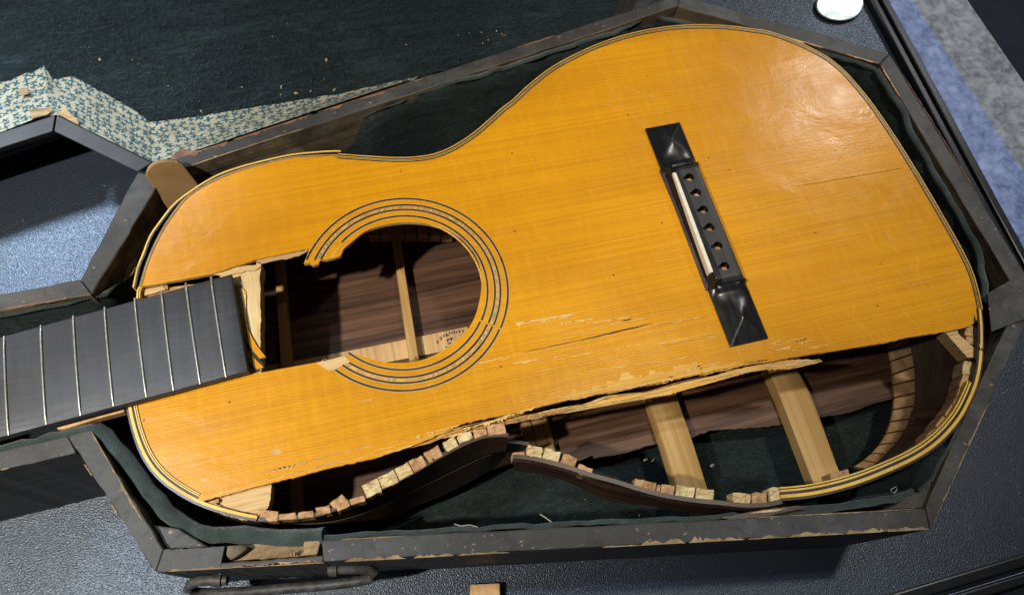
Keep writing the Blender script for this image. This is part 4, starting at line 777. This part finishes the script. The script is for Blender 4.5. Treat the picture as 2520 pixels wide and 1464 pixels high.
KB = [(1, 2, 85, 882, 150, 75, 4), (1, 2, 230, 888, 122, 45, -5), (1, 2, 365, 876, 112, 48, -8), (1, 2, 490, 842, 108, 55, -12), (1, 2, 600, 782, 115, 55, -38), (1, 2, 632, 806, 105, 58, -26), (1, 2, 742, 770, 112, 45, -16), (1, 2, 848, 682, 126, 100, -22, 'kerf_pale'), (1, 2, 968, 617, 126, 95, -25, 'kerf_pale'), (1, 2, 1082, 556, 112, 92, -27, 'kerf_pale'), (1, 2, 1184, 502, 112, 88, -27), (1, 2, 1300, 432, 116, 84, -30), (1, 2, 1425, 362, 96, 78, -30, 'kerf_pale'), (1, 2, 1530, 313, 112, 62, -25, 'kerf_pale'), (1, 2, 1642, 280, 98, 50, -18), (1, 2, 1760, 252, 128, 80, -10),
      (2, 2, 50, 440, 94, 46, -8), (2, 2, 165, 418, 112, 92, 8, 'kerf_pale'), (2, 2, 290, 452, 122, 98, 15, 'kerf_pale'), (2, 2, 412, 488, 108, 92, 22), (2, 2, 530, 551, 110, 64, 20), (2, 2, 930, 656, 66, 78, 10), (2, 2, 1008, 672, 92, 78, 11), (2, 2, 1074, 682, 24, 48, 10), (2, 2, 1140, 693, 94, 74, 9), (2, 2, 1267, 714, 132, 92, 9, 'kerf_pale'), (2, 2, 1412, 728, 126, 82, 7, 'kerf_pale'), (2, 2, 1682, 757, 126, 78, 4, 'kerf_pale'), (2, 2, 1812, 757, 108, 88, -2),
      (3, 2, 66, 722, 112, 100, -8, 'kerf_pale'), (3, 2, 530, 600, 134, 84, -12), (3, 2, 450, 652, 110, 32, -18), (3, 2, 330, 690, 110, 14, -12), (3, 2, 690, 590, 106, 24, -15), (3, 2, 800, 545, 106, 30, -20), (3, 2, 905, 495, 98, 30, -26), (3, 2, 1000, 447, 86, 30, -28), (3, 2, 1100, 385, 88, 24, -38), (3, 2, 1203, 295, 112, 54, -42), (3, 2, 1273, 206, 98, 54, -52), (3, 2, 1342, 122, 96, 54, -57), (3, 2, 1397, 38, 90, 52, -63),
      (3, 1, 1420, 1408, 90, 50, -68), (3, 1, 1446, 1325, 104, 66, -76), (3, 1, 1470, 1228, 96, 82, -82, 'kerf_pale'), (3, 1, 1484, 958, 78, 84, -82), (3, 1, 1490, 1030, 56, 78, -82), (0, 1, 1172, 640, 110, 60, -14), (0, 2, 1560, 785, 90, 30, -20)]
for k in KB: kblock(*T(k[0], k[1], k[2], k[3]), k[4]*SC, k[5]*SC, k[6], mat=(k[7] if len(k) > 7 else 'kerf'), h=-.0042 if k[1] == 1 or (k[0] == 3 and k[2] > 600) else -.0012)
# far kerfing glimpsed through the sound hole
for k in range(7):
    u = 905+k*30; P = ats([(u, 545), (u+28, 545-1), (u+29, 579), (u+1, 580)], -.062); slab('lining_block', P, .010, M['kerf_in'], gtr, bevel=.0004)
# ---- torn timber under the fingerboard end and at the lower left
tz = lambda *p: [(541.4+x*.21006, 646+y*.21006) for x, y in p]
tb = slab('cross_brace', rag(tz((0, 85), (300, 40), (490, 22), (480, 80), (462, 170), (475, 330), (468, 500), (480, 650), (472, 760), (472, 900), (480, 1130), (492, 1200), (480, 1290), (330, 1320), (0, 1380), (0, 85)), .0016, .0004, h=-.0018, seed=31)[:-1], .012, M['raw_cross'], gtr)
slab('neck_block', rag([(352, 722), (405, 712), (430, 705), (560, 690), (600, 690), (600, 960), (340, 990), (330, 800)], .003, .0003, h=-.0060), .05, M['kerf'], gtr)
slab('joint_wood', rag([(351, 713), (400, 703), (408, 712), (352, 728)], .003, .0003, h=-.0035), .004, M['raw'], gtr)
slab('torn_flake', rag(tz((215, 320), (260, 300), (300, 345), (305, 480), (298, 590), (235, 590), (225, 500)), .001, .0004, h=-.0008), .002, M['torn'], tb)
slab('torn_flake', rag(tz((160, 270), (240, 210), (265, 250), (235, 285), (170, 330)), .001, .0004, h=-.0012), .002, M['raw'], tb)
slab('varnished_flake', ats(tz((235, 592), (298, 592), (305, 680), (330, 780), (370, 870), (430, 970), (534, 1105), (465, 1125), (380, 1030), (310, 920), (265, 790), (245, 690)), -.0002), .002, [M['top'], M['raw']], tb, side_mi=1)
slab('rosette_fragment', ats(tz((262, 800), (312, 925), (382, 1040), (455, 1120), (520, 1198), (490, 1205), (410, 1120), (340, 1020), (285, 930)), .0), .0016, M['ebony'], tb)
slab('varnished_flake', ats(tz((295, 985), (340, 1040), (420, 1140), (510, 1225), (440, 1250), (370, 1200), (320, 1130)), -.0004), .0018, [M['top'], M['raw']], tb, side_mi=1)
slab('rosette_fragment', ats(tz((318, 1145), (360, 1195), (420, 1240), (462, 1268), (430, 1270), (370, 1225), (325, 1180)), -.0002), .0016, M['ebony'], tb)
lz = lambda *p: [(455.3+x*.12607, 1156.6+y*.12607) for x, y in p]
slab('brace_end', rag(lz((680, 480), (1685, 260), (1680, 420), (1670, 560), (1610, 740), (1530, 795), (1490, 850), (1430, 835), (1370, 885), (1250, 815), (1160, 825), (1050, 795), (870, 800), (830, 760), (760, 760), (695, 690)), .0012, .0004, h=-.0034), .009, M['raw'], gtr)
slab('torn_edge', rag(lz((430, 660), (560, 640), (690, 690), (760, 770), (930, 850), (960, 890), (1050, 880), (1330, 900), (1370, 960), (1100, 968), (930, 910), (700, 850), (620, 790)), .0008, .0006, h=-.0014), .005, M['kerf_pale'], gtr)
# ---- end brace at the tail
slab('end_brace', rag(TT(3, 1, (1296, 968), (1340, 945), (1385, 952), (1400, 985), (1545, 1112), (1535, 1150), (1460, 1152)), .0015, .0004, h=-.0030), .009, M['raw'], gtr)
# ---- fingerboard and neck
hf = 0.0062
ft0, ft1, fb1, fb0 = at(-150, 868, hf), at(566.5, 673.5, hf), at(609, 914.5, hf), at(-150, 1118, hf)
ncol = 40; rows = []
sec = [(0, -.0046), (0, -.0012), (.012, -.00025), (.04, 0), (.25, .0004), (.5, .0006), (.75, .0004), (.96, 0), (.988, -.00025), (1, -.0012), (1, -.0046)]
for i in range(ncol+1):
    t = i/ncol; a = ft0.lerp(ft1, t); b = fb0.lerp(fb1, t); e = -.0006 if i == ncol else 0; rows.append([a.lerp(b, s_[0])+Vector((0, 0, s_[1]+(e if abs(s_[1]) < .001 else 0))) for s_ in sec])
end = [p+Vector((.0005, .0001, 0))+Vector((0, 0, min(0, -(.0006 if s_[1] > -.001 else 0)))) for p, s_ in zip(rows[-1], sec)]; rows.append(end)
bm = bmesh.new(); V = [[bm.verts.new(p) for p in r] for r in rows]
for j in range(len(V)-1):
    for i in range(len(sec)-1): bm.faces.new((V[j][i], V[j][i+1], V[j+1][i+1], V[j+1][i]))
    bm.faces.new((V[j][len(sec)-1], V[j][0], V[j+1][0], V[j+1][len(sec)-1]))
bm.faces.new(V[0]); bm.faces.new(list(reversed(V[-1])))
fbd = bm_obj('fingerboard', bm, M['board'], gtr); shade(fbd, 40)
FR = [((10, 827), (21, 1070)), ((100, 800.5), (113.5, 1044)), ((180, 776.5), (198, 1022)), ((257, 755), (279, 998)), ((331, 733), (360, 976)), ((397, 714.5), (427, 960.5)), ((457, 696.5), (492.5, 944)), ((519, 680.5), (556, 927.6)), ((-84, 852), (-77, 1097))]
for k, (a, b) in enumerate(FR):
    p, q = at(a[0], a[1], hf), at(b[0], b[1], hf); N_ = 12; tube('fret', [p.lerp(q, i/N_)+Vector((0, 0, .0003+.0006*(1-(2*i/N_-1)**2)-(.0006 if i in (0, N_) else 0))) for i in range(N_+1)], .00062, M['fret'], fbd, seg=8, squash=.9)
# neck shaft under the fingerboard, a bare strip shows along its near edge
def nk_row(u0, v0, u1, v1): return [at(u0, v0, hf-.006), at(u1, v1, hf-.006)]
rows = []
for i in range(9):
    t = i/8; a, b = at(-150+480*t, 868-127*t, hf-.0048), at(-150+480*t, 1118-129*t, hf-.0048); m_ = (a+b)/2; d = (b-a)*.5; rows.append([m_-d*math.cos(math.pi*k/10)*.97+Vector((0, 0, -.019*math.sin(math.pi*k/10))) for k in range(11)])
grid('neck_shaft', rows, M['side'], gtr)
slab('neck_edge_strip', ats([(141, 1046), (158, 1038), (250, 1010), (306, 998), (306, 1013), (240, 1030), (160, 1055), (140, 1056)], -.002), .006, [M['chipwood']], gtr, bevel=.0004)
# ---- bridge
e00, e01, e10, e11 = at(1588, 317.7, .001), at(1672, 302, .001), at(1798, 853.6, .001), at(1890, 833, .001)
NS, NTT = 150, 40; b0_, b1_ = .213, .762
def ss(x, a, b): x = max(0, min(1, (x-a)/(b-a))); return x*x*(3-2*x)
def bh(s_, t):                                       # s along the bridge from the far end, t across from left to right
    e = min(s_, 1-s_); r = abs(2*t-1)
    if b0_ <= s_ <= b1_:
        h = .0066-.0008*ss(t, .72, 1)**2; lo = .20
        h -= .0042*(1-ss(t, .02, .13))                # rounded front
        h -= .0038*ss(t, .86, 1.0)**1.5
        q = min(s_-b0_, b1_-s_); h = h+(.0044-h)*(1-ss(q, -.004, .030)) if t > .12 else h
        return h
    L = b0_ if s_ < .5 else 1-b1_; x = e/L            # 0 at the tip, 1 at the block
    ap = .40
    tip = .0014+.0046*min(1, x/ap); p = 1.0+3.0*ss(x, ap, .95)
    ridge = .006-.0026*ss(x, ap, .80)+.0016*ss(x, .86, 1.0)
    side_h = .0014+(ridge-.0014)*(1-r**p)
    return min(tip+(.0 if x < ap else 1), side_h) if x < ap else side_h
bm = bmesh.new(); G = []
for i in range(NS+1):
    s_ = i/NS; row = []
    for j in range(NTT+1):
        t = j/NTT; inset = 0.0
        if b0_ <= s_ <= b1_: inset = .065*ss(min(s_-b0_, b1_-s_), 0, .022)
        tt_ = inset+(1-inset)*t
        p = e00.lerp(e01, tt_).lerp(e10.lerp(e11, tt_), s_); row.append(bm.verts.new(Vector((p.x, p.y, ZT+bh(s_, t)))))
    G.append(row)
for i in range(NS):
    for j in range(NTT):
        f = bm.faces.new((G[i][j], G[i][j+1], G[i+1][j+1], G[i+1][j])); s_ = i/NS
        f.material_index = 1 if (b0_+.012 < s_ < b1_-.012 and .28 < j/NTT < .93) else 0
bot = [[bm.verts.new(Vector((v.co.x, v.co.y, ZT+.0002))) for v in r] for r in (G[0], G[-1])]
rim = [G[0][j] for j in range(NTT+1)]+[G[i][NTT] for i in range(1, NS+1)]+[G[NS][j] for j in range(NTT-1, -1, -1)]+[G[i][0] for i in range(NS-1, 0, -1)]
for v in bot[0]+bot[1]: bm.verts.remove(v)
lowv = [bm.verts.new(Vector((v.co.x, v.co.y, ZT+.0002))) for v in rim]
for i in range(len(rim)): bm.faces.new((rim[i], lowv[i], lowv[(i+1) % len(rim)], rim[(i+1) % len(rim)]))
fb_ = bm.faces.new(lowv); bmesh.ops.triangulate(bm, faces=[fb_])
bridge = bm_obj('bridge', bm, [M['bridge'], M['bridge_top'], M['hole']], gtr); shade(bridge, 22)
pins = [(1697, 437), (1714.5, 474.5), (1731.5, 516.5), (1746.5, 560), (1766.5, 605.5), (1783.5, 655.5)]
cb_ = bmesh.new()
def cyl(bm, c, r, z0, z1, n=20, sl=None):
    lo = []; hi = []
    for k in range(n):
        a = 2*math.pi*k/n; d = Vector((math.cos(a)*r, math.sin(a)*r, 0))
        if sl and abs(abs(a-math.pi)) < .35: d = Vector((-sl, math.sin(a)*r*.8, 0))
        lo.append(bm.verts.new(Vector((c.x, c.y, z0))+d)); hi.append(bm.verts.new(Vector((c.x, c.y, z1))+d))
    for k in range(n): bm.faces.new((lo[k], lo[(k+1) % n], hi[(k+1) % n], hi[k]))
    bm.faces.new(hi); bm.faces.new(list(reversed(lo)))
for u, v in pins: cyl(cb_, at(u, v, .0062), .00275, ZT+.0016, ZT+.02, sl=.0046)
bmesh.ops.recalc_face_normals(cb_, faces=cb_.faces)
for f in cb_.faces: f.material_index = 0
cm = bpy.data.meshes.new('cutter'); cb_.to_mesh(cm); cb_.free(); cm.materials.append(M['bridge']); co_ = bpy.data.objects.new('cutter', cm); sc.collection.objects.link(co_)
md = bridge.modifiers.new('holes', 'BOOLEAN'); md.object = co_; md.operation = 'DIFFERENCE'; md.solver = 'EXACT'
bpy.context.view_layer.update(); dg = bpy.context.evaluated_depsgraph_get(); me2 = bpy.data.meshes.new_from_object(bridge.evaluated_get(dg)); bridge.modifiers.clear(); bridge.data = me2; bpy.data.objects.remove(co_)
for u, v in pins:
    c_ = at(u, v, .0062); bm = bmesh.new(); cyl(bm, Vector((c_.x+.0003, c_.y-.0013, 0)), .0019, ZT+.0012, ZT+.0040, n=10); bm_obj('hole_wood', bm, M['hole'], bridge)
sd = [at(1655.5, 424, .0074), at(1664.5, 424.5, .0074), at(1756.5, 668.5, .0074), at(1746.5, 671, .0074)]
slab('saddle', sd, .006, M['bone'], bridge, bevel=.0005)
slab('bridge_side_strip', ats([(1622, 419), (1640, 419), (1752, 712), (1738, 716), (1698, 610), (1656, 500)], .0005), .0006, M['sidedark'], bridge)  # flat dark strip along the left side of the bridge
# ================================================================== loose things
t = empty('wooden_slat', at(425, 460, -.05)); tag(t, 'smooth tan wooden slat with a rounded end, standing between the case wall and the guitar', 'wooden slat')
q1, q2, q3 = at(359.5, 436, .004), at(450, 406, .004), at(445, 535, -.028); sn = (q2-q1).cross(q3-q1).normalized(); sn = -sn if sn.y > 0 else sn
P = []
for u, v in ((359.5, 438), (361, 428), (365, 418), (371, 411), (379, 405), (389, 401), (400, 398.5), (412, 397.5), (425, 398), (437, 400), (450, 406), (498, 468), (510, 484), (424, 529), (414, 515)):
    r_ = ray(u, v); P.append(CAM+r_*((q1-CAM).dot(sn)/r_.dot(sn)))
slab('slat', P, 0, [M['wedge'], M['tan']], t, side_mi=1, shift=-sn*.003, bevel=.0005)
slab('peeled_patch', rag(TT(0, 1, (880, 530), (920, 465), (990, 432), (1005, 470), (970, 540), (900, 600), (860, 610), (880, 530)), .0012, .0005, h=-.022)[:-1], .0012, M['tan'], case)
tag(slab('wood_block', ats([(1158, 1437.5), (1230, 1434), (1232, 1480), (1157, 1482)], -.098), .008, M['chipwood'], None, bevel=.0006), 'small orange wooden block on the table at the bottom edge of the picture', 'wood block')
# crumbs and lint on the felt (uncountable)
def crumbs(name, pts, label):
    bm = bmesh.new()
    for p, r in pts:
        m = Matrix.Translation(p) @ Matrix.Rotation(random.uniform(0, 6), 4, 'Z') @ Matrix.Diagonal((r*random.uniform(1, 2), r*random.uniform(.5, 1), r*.6, 1)); bmesh.ops.create_icosphere(bm, subdivisions=1, radius=1, matrix=m)
    o = bm_obj(name, bm, M['crumb']); tag(o, label, 'crumbs', kind='stuff')
pts = []
for x, y, r in ((730, 437, 2), (968, 440, 1.5), (1010, 470, 1), (1475, 820, 2.5), (1770, 640, 1.2), (1460, 745, 1.2), (1230, 630, 1), (1040, 285, 1), (930, 680, 1), (650, 350, 1), (590, 350, 1.5), (1420, 400, 1), (1200, 180, .8), (440, 190, .8)): pts.append((atL(*T(0, 0, x, y), dd+.001), r*.00045))
for x, y, r in ((515, 440, 3), (185, 640, 2), (295, 685, 3), (400, 668, 1.6), (575, 658, 2.2), (180, 695, 1.5), (500, 580, 1.2), (120, 270, 1), (225, 175, 1), (785, 295, 1), (890, 622, 1.4), (1100, 330, 1.5), (1660, 320, 1.3), (1820, 262, 2), (1700, 295, 1.2), (1650, 240, 1.6), (1480, 260, 1.2), (1760, 230, 1.2), (1800, 250, 1.5), (1560, 245, 1)): pts.append((atL(*T(1, 0, x, y), dd+.001), r*.00050))
for k in range(26):
    p, _ = samp_lid(); pts.append((p+NLID*.001, random.uniform(.0001, .00028)))
crumbs('felt_crumbs', pts, 'scattered crumbs and wood specks on the dark teal felt of the lid')
pts = []
for k in range(120):
    p, _ = samp_floor(); pts.append((p+Vector((0, 0, .001)), random.uniform(.0002, .0006)))
for x, y in ((790, 440), (975, 475), (1030, 480), (1465, 515), (1590, 740), (930, 880)): pts.append((at(*T(2, 2, x, y), ZF+.002), .0011))
crumbs('floor_crumbs', pts, 'tiny wood crumbs on the dark green felt floor of the case')
def thread(px, h, r, label):
    o = tube('thread', catmull([at(u, v, h) for u, v in px], .002), r, M['lint'], None, seg=5); tag(o, label, 'thread')
thread(TT(2, 2, (205, 872), (250, 900), (290, 930), (318, 945)), -.02, .00028, 'pale thread on the dark felt just above the near case wall, below the broken side')
thread(TT(3, 0, (622, 448), (640, 478), (720, 485), (790, 488), (806, 530), (790, 580), (730, 592), (708, 620), (712, 648)), -.05, .00035, 'grey S-shaped thread on the dark felt in the far right corner of the case')
thread(TT(3, 2, (905, 712), (900, 690), (935, 672), (945, 690), (920, 720)), -.02, .00025, 'curled grey thread on the dark lining in the near right corner of the case')
thread(TT(1, 2, (1450, 943), (1500, 958), (1560, 950), (1620, 966)), -.003, .00022, 'frayed thread lying on the near felt hem below the broken waist')
